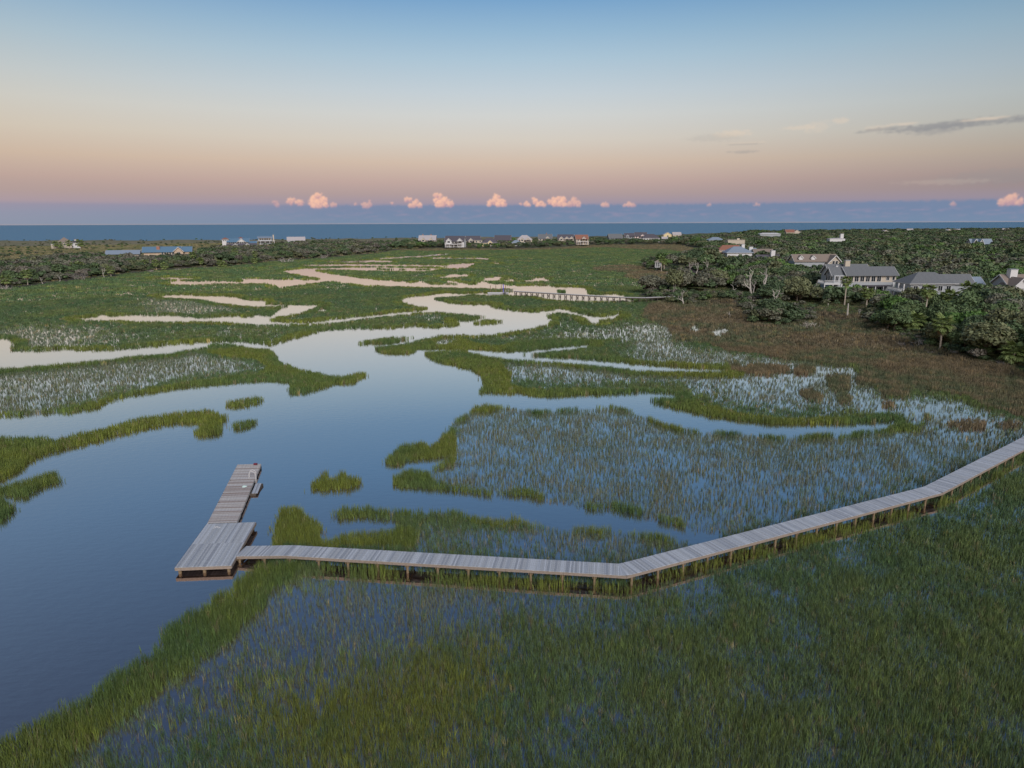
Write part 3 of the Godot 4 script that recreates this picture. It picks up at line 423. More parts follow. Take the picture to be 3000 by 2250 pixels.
	M.sea = std(0.090, 0.190, 0.285, 0.6)
	M.sea.metallic_specular = 0.38
	M.sea.normal_enabled = true
	M.sea.normal_texture = normal_tex(52, 0.02, 8.0, 5)
	M.sea.normal_scale = 0.7
	M.sea.uv1_triplanar = true
	M.sea.uv1_world_triplanar = true
	M.sea.uv1_scale = Vector3(0.008, 0.008, 0.02)

# ------------------------------------------------------------------ helpers
func numbered(n: String) -> String:
	if not used.has(n):
		used[n] = 0
		return n
	used[n] += 1
	return "%s_%03d" % [n, used[n]]

func thing(called: String, label: String, category: String, at := Vector3.ZERO, yaw := 0.0, group := "") -> Node3D:
	var o := Node3D.new()
	o.name = numbered(called)
	add_child(o)
	o.position = at
	o.rotation.y = yaw
	o.set_meta("label", label)
	o.set_meta("category", category)
	if group != "":
		o.set_meta("group", group)
	return o

func part(parent: Node, called: String, mesh: Mesh, mat: Material, at := Transform3D.IDENTITY) -> MeshInstance3D:
	var o := MeshInstance3D.new()
	o.name = called
	o.mesh = mesh
	o.material_override = mat
	o.transform = at
	parent.add_child(o, true)
	return o

func quad(st: SurfaceTool, a: Vector3, b: Vector3, c: Vector3, d: Vector3) -> void:
	# a b c d anticlockwise seen from outside; written clockwise for Godot
	st.add_vertex(a); st.add_vertex(c); st.add_vertex(b)
	st.add_vertex(a); st.add_vertex(d); st.add_vertex(c)

func tri(st: SurfaceTool, a: Vector3, b: Vector3, c: Vector3) -> void:
	st.add_vertex(a); st.add_vertex(c); st.add_vertex(b)

func begin() -> SurfaceTool:
	var st := SurfaceTool.new()
	st.begin(Mesh.PRIMITIVE_TRIANGLES)
	st.set_smooth_group(-1)
	return st

func done(st: SurfaceTool) -> ArrayMesh:
	st.generate_normals()
	return st.commit()

func box_into(st: SurfaceTool, c: Vector3, s: Vector3, b := Basis.IDENTITY) -> void:
	var h := s * 0.5
	var p := []
	for k in 8:
		p.append(c + b * Vector3(h.x if k & 1 else -h.x, h.y if k & 2 else -h.y, h.z if k & 4 else -h.z))
	quad(st, p[0], p[4], p[6], p[2])
	quad(st, p[1], p[3], p[7], p[5])
	quad(st, p[0], p[1], p[5], p[4])
	quad(st, p[2], p[6], p[7], p[3])
	quad(st, p[0], p[2], p[3], p[1])
	quad(st, p[4], p[5], p[7], p[6])

func box(s: Vector3, c := Vector3.ZERO) -> ArrayMesh:
	var st := begin()
	box_into(st, c, s)
	return done(st)

func beam_into(st: SurfaceTool, a: Vector3, b: Vector3, wide: float, high: float) -> void:
	var d := b - a
	var z := d.normalized()
	var up := Vector3.UP if absf(z.y) < 0.95 else Vector3.RIGHT
	var x := up.cross(z).normalized()
	var y := z.cross(x)
	box_into(st, (a + b) * 0.5, Vector3(wide, high, d.length()), Basis(x, y, z))

func tube_into(st: SurfaceTool, pts: Array, radii: Array, sides := 6) -> void:
	var rings := []
	for i in pts.size():
		var d: Vector3 = (pts[mini(i + 1, pts.size() - 1)] - pts[maxi(i - 1, 0)]).normalized()
		var u := d.cross(Vector3(0.31, 0.2, 0.93)).normalized()
		var v := d.cross(u)
		var ring := []
		for k in sides:
			var a := TAU * k / sides
			ring.append(pts[i] + (u * cos(a) + v * sin(a)) * radii[i])
		rings.append(ring)
	for i in pts.size() - 1:
		for k in sides:
			var k2 := (k + 1) % sides
			quad(st, rings[i][k2], rings[i][k], rings[i + 1][k], rings[i + 1][k2])
	var last: Array = rings[-1]
	for k in range(1, sides - 1):
		tri(st, last[0], last[k + 1], last[k])

# ------------------------------------------------------------------ rasters of ground classes
func fill(poly: Array, val: int, only := []) -> void:
	fill_in(near, NX, NZ, 0.25, NW, NH, poly, val, only)
	fill_in(far, FX, FZ, 1.0, FW, FH, poly, val, only)

func fill_in(g: PackedByteArray, x0: float, z0: float, cell: float, w: int, h: int, poly: Array, val: int, only: Array) -> void:
	var n := poly.size() / 2
	var xs := {}
	for i in n:
		var j := (i + 1) % n
		var ax: float = poly[i * 2]
		var az: float = poly[i * 2 + 1]
		var bx: float = poly[j * 2]
		var bz: float = poly[j * 2 + 1]
		if az == bz:
			continue
		var dir := 1
		if az > bz:
			dir = -1
			var t := ax; ax = bx; bx = t
			t = az; az = bz; bz = t
		var r0 := maxi(0, int(ceil((az - z0) / cell - 0.5)))
		var r1 := mini(h - 1, int(ceil((bz - z0) / cell - 0.5)) - 1)
		for r in range(r0, r1 + 1):
			var z := z0 + (r + 0.5) * cell
			var x := ax + (bx - ax) * (z - az) / (bz - az)
			if not xs.has(r):
				xs[r] = []
			xs[r].append([x, dir])
	for r in xs:
		var a: Array = xs[r]
		a.sort_custom(func(p, q): return p[0] < q[0])
		var wind := 0
		for i in a.size() - 1:
			wind += a[i][1]
			if wind == 0:
				continue
			var c0 := maxi(0, int(ceil((a[i][0] - x0) / cell - 0.5)))
			var c1 := mini(w - 1, int(ceil((a[i + 1][0] - x0) / cell - 0.5)) - 1)
			var at: int = r * w
			if only.is_empty():
				for c in range(c0, c1 + 1):
					g[at + c] = val
			else:
				for c in range(c0, c1 + 1):
					if g[at + c] in only:
						g[at + c] = val

func stamp_banks(poly: Array) -> void:
	var n := poly.size() / 2
	for i in n:
		var j := (i + 1) % n
		var a := Vector2(poly[i * 2], poly[i * 2 + 1])
		var b := Vector2(poly[j * 2], poly[j * 2 + 1])
		var steps := int(a.distance_to(b) / 0.8) + 1
		for s in steps:
			var p := a.lerp(b, float(s) / steps)
			if p.y < -118.0 and p.y > -600.0:
				disc(far, FX, FZ, 1.0, FW, FH, p, 1.8 + 2.2 * clampf(0.5 + n1.get_noise_2d(p.x * 1.3, p.y * 1.3) * 1.6, 0.0, 1.0))
			if p.y > -150.0:
				var q := n2.get_noise_2d(p.x * 0.8, p.y * 0.8)
				if p.y < -118.0:
					disc(near, NX, NZ, 0.25, NW, NH, p, 1.6 + 1.8 * clampf(0.5 + n1.get_noise_2d(p.x * 1.3, p.y * 1.3) * 1.6, 0.0, 1.0))
				elif q > -0.15:
					disc(near, NX, NZ, 0.25, NW, NH, p, 0.35 + 1.3 * clampf(q + 0.15, 0.0, 1.0))

func disc(g: PackedByteArray, x0: float, z0: float, cell: float, w: int, h: int, p: Vector2, r: float) -> void:
	var c0 := maxi(0, int((p.x - r - x0) / cell))
	var c1 := mini(w - 1, int((p.x + r - x0) / cell))
	var r0 := maxi(0, int((p.y - r - z0) / cell))
	var r1 := mini(h - 1, int((p.y + r - z0) / cell))
	for rr in range(r0, r1 + 1):
		for cc in range(c0, c1 + 1):
			var dx := x0 + (cc + 0.5) * cell - p.x
			var dz := z0 + (rr + 0.5) * cell - p.y
			if dx * dx + dz * dz < r * r:
				var v := g[rr * w + cc]
				if v == MEADOW or v == SPARSE_GRASS or v == THIN:
					g[rr * w + cc] = BANK

func ground_class(x: float, z: float) -> int:
	var c := int(floor((x - NX) / 0.25))
	var r := int(floor((z - NZ) / 0.25))
	if c >= 0 and c < NW and r >= 0 and r < NH:
		return near[r * NW + c]
	c = int(floor(x - FX))
	r = int(floor(z - FZ))
	if c >= 0 and c < FW and r >= 0 and r < FH:
		return far[r * FW + c]
	return GROUND if z < -700.0 else NONE

func rasters() -> void:
	near.resize(NW * NH)
	far.resize(FW * FH)
	near.fill(MEADOW)
	far.fill(MEADOW)
	for p in SPARSE:
		fill(p, SPARSE_GRASS)
	for p in VERY_SPARSE:
		fill(p, THIN)
	for p in OLIVE:
		fill(p, OLIVE_GRASS)
	for p in RUSH:
		fill(p, BROWN)
	for p in UNDER_WALK:
		fill(p, UNDERWALK)
	for p in DENSE:
		fill(p, BANK)
	for p in WATER:
		stamp_banks(p)
	for p in WATER:
		fill(p, OPEN)
	for p in PONDS:
		fill(p, THIN)
	for i in ISLETS.size():
		fill(ISLETS[i], ISLET0 + i)
	fill(LAND_EDGE + [-1500.0, -400.0, -1500.0, -3000.0, 3000.0, -3000.0, 3000.0, -200.0], GROUND)

# ------------------------------------------------------------------ terrain and water
func shore_distance(x: float, z: float) -> float:
	# metres inland (+) of the tide line
	for i in range(0, SHORE.size() - 2, 2):
		if x <= SHORE[i + 2] or i == SHORE.size() - 4:
			var a := Vector2(SHORE[i], SHORE[i + 1])
			var b := Vector2(SHORE[i + 2], SHORE[i + 3])
			var d := (b - a).normalized()
			return (Vector2(x, z) - a).dot(Vector2(-d.y, d.x))
	return 0.0

func land_share(x: float, z: float) -> float:
	var s := 0.0
	for k in 6:
		var a := TAU * k / 6.0
		for r in [5.0, 14.0]:
			var c := ground_class(x + cos(a) * r, z + sin(a) * r)
			if c == GROUND:
				s += 1.0
			elif c == BROWN:
				s += 0.04
	return s / 12.0

func ground_height(x: float, z: float) -> float:
	var sd := shore_distance(x, z)
	if sd < -60.0:
		return -3.0
	var f := land_share(x, z)
	var y := lerpf(-0.45, 1.7, smoothstep(0.05, 1.0, f))
	if f > 0.6:
		y += n1.get_noise_2d(x * 0.6, z * 0.6) * 0.7 + maxf(0.0, n3.get_noise_2d(x, z)) * 3.0 * smoothstep(900.0, 1500.0, Vector2(x, z).length())
	if sd < 160.0:
		var dune := 3.6 * exp(-pow((sd - 62.0) / 26.0, 2.0)) * (0.75 + 0.5 * n1.get_noise_2d(x * 0.5, z * 0.5))
		y = lerpf(-1.0, y, smoothstep(-10.0, 45.0, sd)) + dune
	return y

func terrain() -> void:
	var rows := []
	var r := 24.0
	while r < 3600.0:
		rows.append(r)
		r += maxf(3.0, r * 0.016)
	var cols := 281
	var st := SurfaceTool.new()
	st.begin(Mesh.PRIMITIVE_TRIANGLES)
	for rr in rows:
		for k in cols:
			var a := deg_to_rad(-70.0 + 140.0 * k / (cols - 1))
			var x: float = sin(a) * rr
			var z: float = -cos(a) * rr
			var y := -0.6
			var c := ground_class(x, z)
			if rr > 70.0:
				y = ground_height(x, z)
			var col := Color(0.055, 0.047, 0.036)
			var v := 0.5 + 0.5 * n2.get_noise_2d(x * 0.5, z * 0.5)
			if c == GROUND:
				col = Color(0.085, 0.105, 0.050).lerp(Color(0.12, 0.115, 0.07), v)
				var sd := shore_distance(x, z)
				if sd < 34.0:
					col = Color(0.34, 0.30, 0.24)
				elif sd < 330.0 and x < 120.0:
					col = Color(0.13, 0.14, 0.065).lerp(Color(0.25, 0.21, 0.13), clampf(v * 1.6 - 0.35, 0.0, 1.0))
			elif c == BROWN:
				col = Color(0.085, 0.066, 0.042)
			st.set_color(col)
			st.add_vertex(Vector3(x, y, z))
	for i in rows.size() - 1:
		for k in cols - 1:
			var p := i * cols + k
			st.add_index(p); st.add_index(p + cols); st.add_index(p + 1)
			st.add_index(p + 1); st.add_index(p + cols); st.add_index(p + cols + 1)
	st.generate_normals()
	var o := part(self, "ground", st.commit(), M.ground)
	o.set_meta("kind", "structure")

func water() -> void:
	var st := begin()
	quad(st, Vector3(-900, 0, 400), Vector3(1000, 0, 400), Vector3(1000, 0, -860), Vector3(-900, 0, -860))
	var o := part(self, "creek_water", done(st), M.creek)
	o.set_meta("kind", "structure")
	st = begin()
	quad(st, Vector3(-60000, -0.5, 60000), Vector3(60000, -0.5, 60000), Vector3(60000, -0.5, -60000), Vector3(-60000, -0.5, -60000))
	o = part(self, "sea", done(st), M.sea)
	o.set_meta("kind", "structure")

# ------------------------------------------------------------------ boardwalk
func plank_mesh(long: float, wide: float, thick: float) -> ArrayMesh:
	# a board along x with eased upper edges
	var st := begin()
	var hx := long * 0.5
	var hz := wide * 0.5
	var e := 0.006
	var sec := [Vector2(-hz, -thick), Vector2(hz, -thick), Vector2(hz, -e), Vector2(hz - e, 0), Vector2(-hz + e, 0), Vector2(-hz, -e)]
	for i in 6:
		var a: Vector2 = sec[i]
		var b: Vector2 = sec[(i + 1) % 6]
		quad(st, Vector3(-hx, a.y, a.x), Vector3(hx, a.y, a.x), Vector3(hx, b.y, b.x), Vector3(-hx, b.y, b.x))
	for i in range(1, 5):
		tri(st, Vector3(hx, sec[0].y, sec[0].x), Vector3(hx, sec[i + 1].y, sec[i + 1].x), Vector3(hx, sec[i].y, sec[i].x))
		tri(st, Vector3(-hx, sec[0].y, sec[0].x), Vector3(-hx, sec[i].y, sec[i].x), Vector3(-hx, sec[i + 1].y, sec[i + 1].x))
	return done(st)

func boardwalk() -> void:
	var wide := 1.84
	# centre line, deck height
	var line := [Vector3(-22.95, 0.64, -52.9), Vector3(-18.6, 0.97, -52.35), Vector3(8.65, 1.05, -48.75), Vector3(42.7, 1.05, -64.95), Vector3(61.9, 1.05, -79.2), Vector3(78.0, 1.05, -91.5)]
	var bw := thing("boardwalk", "long weathered grey plank boardwalk bending across the flooded grass to the dock", "boardwalk")
	var mesh := plank_mesh(wide, 0.137, 0.038)
	var made := 0
	var rest := []
	for k in 6:
		rest.append(begin())
	var side := 0
	for s in line.size() - 1:
		var a: Vector3 = line[s]
		var b: Vector3 = line[s + 1]
		var d := (b - a).normalized()
		var across := Vector3(-d.z, 0, d.x).normalized()
		var up := across.cross(d).normalized()
		if up.y < 0.0:
			up = -up
		var n := int(a.distance_to(b) / 0.1435)
		for i in n:
			var p := a.lerp(b, (i + 0.5) / n)
			var turn := rng.randf_range(-0.004, 0.004)
			# boards fan round the bends
			var bas := Basis(across, up, across.cross(up)).rotated(Vector3.UP, turn)
			var at := Transform3D(bas, p + Vector3(0, rng.randf_range(-0.003, 0.003), 0) + across * rng.randf_range(-0.012, 0.012))
			var pick := clampi(int(absf(n2.get_noise_2d(s * 31.0 + i * 2.7, 5.0)) * 5.0 + rng.randf() * 4.4), 0, 5)
			if s >= 1 and made < 296:
				part(bw, "plank", mesh, M.planks[pick], at)
				made += 1
			elif s == 0 or made >= 296:
				box_into(rest[pick], at * Vector3(0, -0.019, 0), Vector3(wide, 0.038, 0.137), at.basis)
	for k in 6:
		var o := part(bw, "planks", done(rest[k]), M.planks[k])
		o.set_meta("kind", "stuff")
	# wedge of tapered boards that closes the bend
	var k1: Vector3 = line[2]
	var d1: Vector3 = (line[2] - line[1]).normalized()
	var d2: Vector3 = (line[3] - line[2]).normalized()
	var c1 := Vector3(-d1.z, 0, d1.x)
	var c2 := Vector3(-d2.z, 0, d2.x)
	var inner := k1 - (c1 + c2).normalized() * (wide * 0.5 / cos(c1.angle_to(c2) * 0.5)) + Vector3(0, 0.006, 0)
	var fan := begin()
	tri(fan, inner - Vector3(0, 0.012, 0), inner + c2 * (wide - 0.02) - Vector3(0, 0.012, 0), inner + c1 * (wide - 0.02) - Vector3(0, 0.012, 0))
	part(bw, "bend_joist", done(fan), M.planks[4])
	for i in 4:
		var e0 := inner + c1.slerp(c2, i / 4.0) * wide
		var e1 := inner + c1.slerp(c2, (i + 0.94) / 4.0) * wide
		var st := begin()
		tri(st, inner, e0, e1) if (e0 - inner).cross(e1 - inner).y > 0.0 else tri(st, inner, e1, e0)
		quad(st, e0, e0 - Vector3(0, 0.04, 0), e1 - Vector3(0, 0.04, 0), e1)
		part(bw, "wedge_plank", done(st), M.planks[i % 4])
	# edge boards, stringers, piles with cross beams
	for s in line.size() - 1:
		var a: Vector3 = line[s]
		var b: Vector3 = line[s + 1]
		var d := (b - a).normalized()
		var across := Vector3(-d.z, 0, d.x).normalized()
		var len := a.distance_to(b)
		for e in [-1.0, 1.0]:
			var n := int(ceil(len / 4.9))
			for i in n:
				var st := begin()
				var p: Vector3 = a.lerp(b, float(i) / n) + across * e * (wide * 0.5 - 0.005) + Vector3(0, -0.155, 0)
				var q: Vector3 = a.lerp(b, (i + 0.997) / n) + across * e * (wide * 0.5 - 0.005) + Vector3(0, -0.155, 0)
				if i == 0 and s > 0:
					p -= d * e * mitre(line, s) * wide * 0.5
				if i == n - 1 and s < line.size() - 2:
					q += d * (e * mitre(line, s + 1) * wide * 0.5 + 0.012)
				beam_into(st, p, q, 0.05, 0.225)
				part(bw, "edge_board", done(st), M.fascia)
		var st2 := begin()
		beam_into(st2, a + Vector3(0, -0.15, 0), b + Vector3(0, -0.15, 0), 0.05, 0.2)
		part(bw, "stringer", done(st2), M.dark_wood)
		var m := int(round(len / 2.44))
		for i in m:
			var p := a.lerp(b, (i + 0.12) / m)
			for e in [-1.0, 1.0]:
				var st3 := begin()
				var q: Vector3 = p + across * e * (wide * 0.5 - 0.16)
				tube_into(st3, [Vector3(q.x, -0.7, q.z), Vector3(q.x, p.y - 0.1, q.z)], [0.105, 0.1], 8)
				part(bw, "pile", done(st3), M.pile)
			var st4 := begin()
			for o in [-0.14, 0.14]:
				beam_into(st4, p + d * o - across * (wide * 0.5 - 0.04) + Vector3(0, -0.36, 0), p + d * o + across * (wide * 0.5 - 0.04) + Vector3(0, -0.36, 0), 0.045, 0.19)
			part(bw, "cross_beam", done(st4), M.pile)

func mitre(line: Array, k: int) -> float:
	# how much longer the edge on the + side runs at a bend of the centre line
	var a: Vector3 = line[k] - line[k - 1]
	var b: Vector3 = line[k + 1] - line[k]
	return tan(Vector2(a.x, a.z).angle_to(Vector2(b.x, b.z)) * -0.5)

# ------------------------------------------------------------------ platform and floating dock
func docks() -> void:
	var top := 0.62
	var ex := Vector3(-23.82 + 28.18, 0, -58.69 + 58.37).normalized()   # along the ends
	var fl := Vector3(-27.17, 0, -50.1)
	var bl := Vector3(-28.18, 0, -58.37)
	var ez := (bl - fl).normalized()   # away from the camera
	var wide := 4.4
	var long := 8.3
	var pf := thing("dock_platform", "broad weathered plank platform on piles at the end of the boardwalk", "dock", (fl + bl) * 0.5 + ex * wide * 0.5)
	var o: Vector3 = -(fl + bl) * 0.5 - ex * wide * 0.5
	o = Vector3.ZERO
	var n := 31
	for half in 2:
		var mesh := plank_mesh(long * 0.5 - 0.01, wide / n - 0.007, 0.038)
		for i in n:
			var c := ex * ((i + 0.5) / n - 0.5) * wide + ez * (half - 0.5) * long * 0.5 + Vector3(0, top + rng.randf_range(-0.002, 0.002), 0)
			var b := Basis(ez, Vector3.UP, ez.cross(Vector3.UP))
			part(pf, "plank", mesh, M.planks[clampi(int(absf(n2.get_noise_2d(i * 3.1, half * 40.0)) * 9.0 + rng.randf() * 2.5), 0, 5)], Transform3D(b, c))
	for e in [-1.0, 1.0]:
		var st := begin()
		beam_into(st, ez * e * (long * 0.5 + 0.02) - ex * wide * 0.5 + Vector3(0, top - 0.16, 0), ez * e * (long * 0.5 + 0.02) + ex * wide * 0.5 + Vector3(0, top - 0.16, 0), 0.05, 0.24)
		part(pf, "edge_board", done(st), M.fascia)
		st = begin()
		beam_into(st, ex * e * (wide * 0.5 + 0.02) - ez * long * 0.5 + Vector3(0, top - 0.16, 0), ex * e * (wide * 0.5 + 0.02) + ez * long * 0.5 + Vector3(0, top - 0.16, 0), 0.05, 0.24)
		part(pf, "edge_board", done(st), M.fascia)
	for i in 4:
		for j in 3:
			var st := begin()
			var p := ez * ((i / 3.0) - 0.5) * (long - 0.4) + ex * ((j / 2.0) - 0.5) * (wide - 0.55)
			tube_into(st, [p + Vector3(0, -1.5, 0), p + Vector3(0, top - 0.05, 0)], [0.14, 0.13], 10)
			part(pf, "pile", done(st), M.pile)
	for i in 4:
		var st := begin()
		var p := ez * ((i / 3.0) - 0.5) * (long - 0.4)
		beam_into(st, p - ex * (wide * 0.5 - 0.05) + Vector3(0, top - 0.2, 0), p + ex * (wide * 0.5 - 0.05) + Vector3(0, top - 0.2, 0), 0.09, 0.22)
		part(pf, "cross_beam", done(st), M.dark_wood)
	# floating dock
	var a0 := Vector3(-28.36, 0, -58.85)
	var a1 := Vector3(-31.76, 0, -74.71)
	var fx := Vector3(2.67, 0, -0.2).normalized()
	var fz := (a1 - a0).normalized()
	var fw := 2.66
	var fl2 := a0.distance_to(a1)
	var ft := 0.46
	var mid := (a0 + a1) * 0.5 + fx * fw * 0.5
	var fd := thing("floating_dock", "long narrow floating dock of brown-grey cross boards in the creek", "dock", mid)
	var m2 := plank_mesh(fw, 0.134, 0.036)
	var cnt := int(fl2 / 0.1405)
	for i in cnt:
		var c := fz * ((i + 0.5) / cnt - 0.5) * fl2 + Vector3(0, ft + rng.randf_range(-0.002, 0.002), 0)
		var b := Basis(fx, Vector3.UP, fx.cross(Vector3.UP))
		var pick := clampi(int(absf(n2.get_noise_2d(i * 1.6, 77.0)) * 6.0 + rng.randf() * 4.4), 0, 5)
		part(fd, "plank", m2, M.dock_planks[pick], Transform3D(b, c))
	for e in [-1.0, 1.0]:
		var st := begin()
		beam_into(st, fx * e * (fw * 0.5 - 0.02) - fz * fl2 * 0.5 + Vector3(0, ft - 0.16, 0), fx * e * (fw * 0.5 - 0.02) + fz * fl2 * 0.5 + Vector3(0, ft - 0.16, 0), 0.05, 0.24)
		part(fd, "edge_board", done(st), M.pale_wood)
	for i in 6:
		part(fd, "float", box(Vector3(fw - 0.2, 0.5, 2.2)), M.black, Transform3D(Basis(fx, Vector3.UP, fx.cross(Vector3.UP)), fz * ((i + 0.5) / 6.0 - 0.5) * fl2 + Vector3(0, 0.02, 0)))
	for i in 2:
		var st := begin()
		var p := -fx * (fw * 0.5 - 0.1) + fz * (-0.2 + i * 0.38) * fl2
		tube_into(st, [p + Vector3(0, ft - 0.3, 0), p + Vector3(0, ft + 0.05, 0)], [0.05, 0.05], 8)
		part(fd, "cleat", done(st), M.dark_wood)
	# boarding ladder: two bent rails and rungs
	var lad := Node3D.new()
	lad.name = "boarding_ladder"
	fd.add_child(lad)
	lad.position = fx * (fw * 0.5) + fz * (0.215 * fl2) + Vector3(0, ft, 0)
	for e in [-0.24, 0.24]:
		var st := begin()
		var q: Vector3 = fz * e
		tube_into(st, [q - fx * 0.62, q - fx * 0.60 + Vector3(0, 0.55, 0), q - fx * 0.5 + Vector3(0, 0.78, 0), q - fx * 0.25 + Vector3(0, 0.86, 0), q + Vector3(0, 0.74, 0), q + fx * 0.07 + Vector3(0, 0.45, 0), q + fx * 0.08 + Vector3(0, -1.1, 0)], [0.03, 0.03, 0.03, 0.03, 0.03, 0.03, 0.03], 6)
		part(lad, "rail", done(st), M.white)
	for k in 4:
		var st := begin()
		tube_into(st, [fx * 0.08 - fz * 0.24 + Vector3(0, 0.1 - k * 0.3, 0), fx * 0.08 + fz * 0.24 + Vector3(0, 0.1 - k * 0.3, 0)], [0.025, 0.025], 6)
		part(lad, "rung", done(st), M.white)
	# little raft alongside
	var raft := thing("kayak_float", "small grey raft moored against the side of the floating dock", "raft", Vector3(-27.1, 0, -67.9), 0.0)
	var rb := Basis(fx, Vector3.UP, fx.cross(Vector3.UP))
	for i in 5:
		part(raft, "slat", plank_mesh(2.85, 0.112, 0.03), M.planks[(i * 2) % 6], Transform3D(Basis(fz, Vector3.UP, fz.cross(Vector3.UP)), fx * (i - 2) * 0.121 + Vector3(0, 0.27, 0)))
	part(raft, "hull", box(Vector3(0.6, 0.3, 2.8)), M.dark_wood, Transform3D(rb, Vector3(0, 0.08, 0)))
	# things lying about on the dock
	var cloth := thing("crumpled_cloth", "crumpled pale mint cloth lying on the floating dock boards", "cloth", Vector3(-28.37, ft + 0.005, -67.91))
	part(cloth, "fabric", lumpy(0.34, 0.09, 3), std(0.55, 0.72, 0.66, 0.9))
	var scrap := thing("shell_scatter", "white scatter of broken shells at the far end of the platform", "shells", Vector3(-26.95, top + 0.004, -57.54))
	for i in 9:
		part(scrap, "shell", lumpy(0.05 + rng.randf() * 0.06, 0.03, i), M.white, Transform3D(Basis.from_euler(Vector3(0, rng.randf() * 6.0, 0)), Vector3(rng.randf_range(-0.35, 0.35), 0, rng.randf_range(-0.2, 0.2))))
	var red := thing("life_ring_box", "dark red box standing on the far end of the floating dock", "box", Vector3(-29.6, ft, -74.5), -0.07)
	part(red, "case", box(Vector3(0.36, 0.12, 0.24), Vector3(0, 0.1, 0)), std(0.13, 0.015, 0.03, 0.6))
	part(red, "lid", box(Vector3(0.40, 0.04, 0.28), Vector3(0, 0.182, 0)), std(0.17, 0.02, 0.04, 0.6))
	for e in [-0.13, 0.13]:
		part(red, "foot", box(Vector3(0.05, 0.038, 0.22), Vector3(e, 0.019, 0)), M.dark_wood)

func lumpy(r: float, hgt: float, sd: int) -> ArrayMesh:
	var st := SurfaceTool.new()
	st.begin(Mesh.PRIMITIVE_TRIANGLES)
	var n := 12
	for i in n + 1:
		for k in n:
			var a := TAU * k / n
			var t := float(i) / n
			var rr := r * t * (0.8 + 0.35 * n2.get_noise_2d(cos(a) * 4.0 + sd * 9.0, sin(a) * 4.0))
			var y := hgt * (1.0 - t * t) * (0.6 + 0.8 * absf(n2.get_noise_2d(cos(a) * t * 9.0 + sd * 5.0, sin(a) * t * 9.0))) + 0.002
			st.add_vertex(Vector3(cos(a) * rr, y, sin(a) * rr))
	for i in n:
		for k in n:
			var p := i * n + k
			var q := i * n + (k + 1) % n
			st.add_index(p); st.add_index(q); st.add_index(p + n)
			st.add_index(q); st.add_index(q + n); st.add_index(p + n)
	st.generate_normals()
	return st.commit()

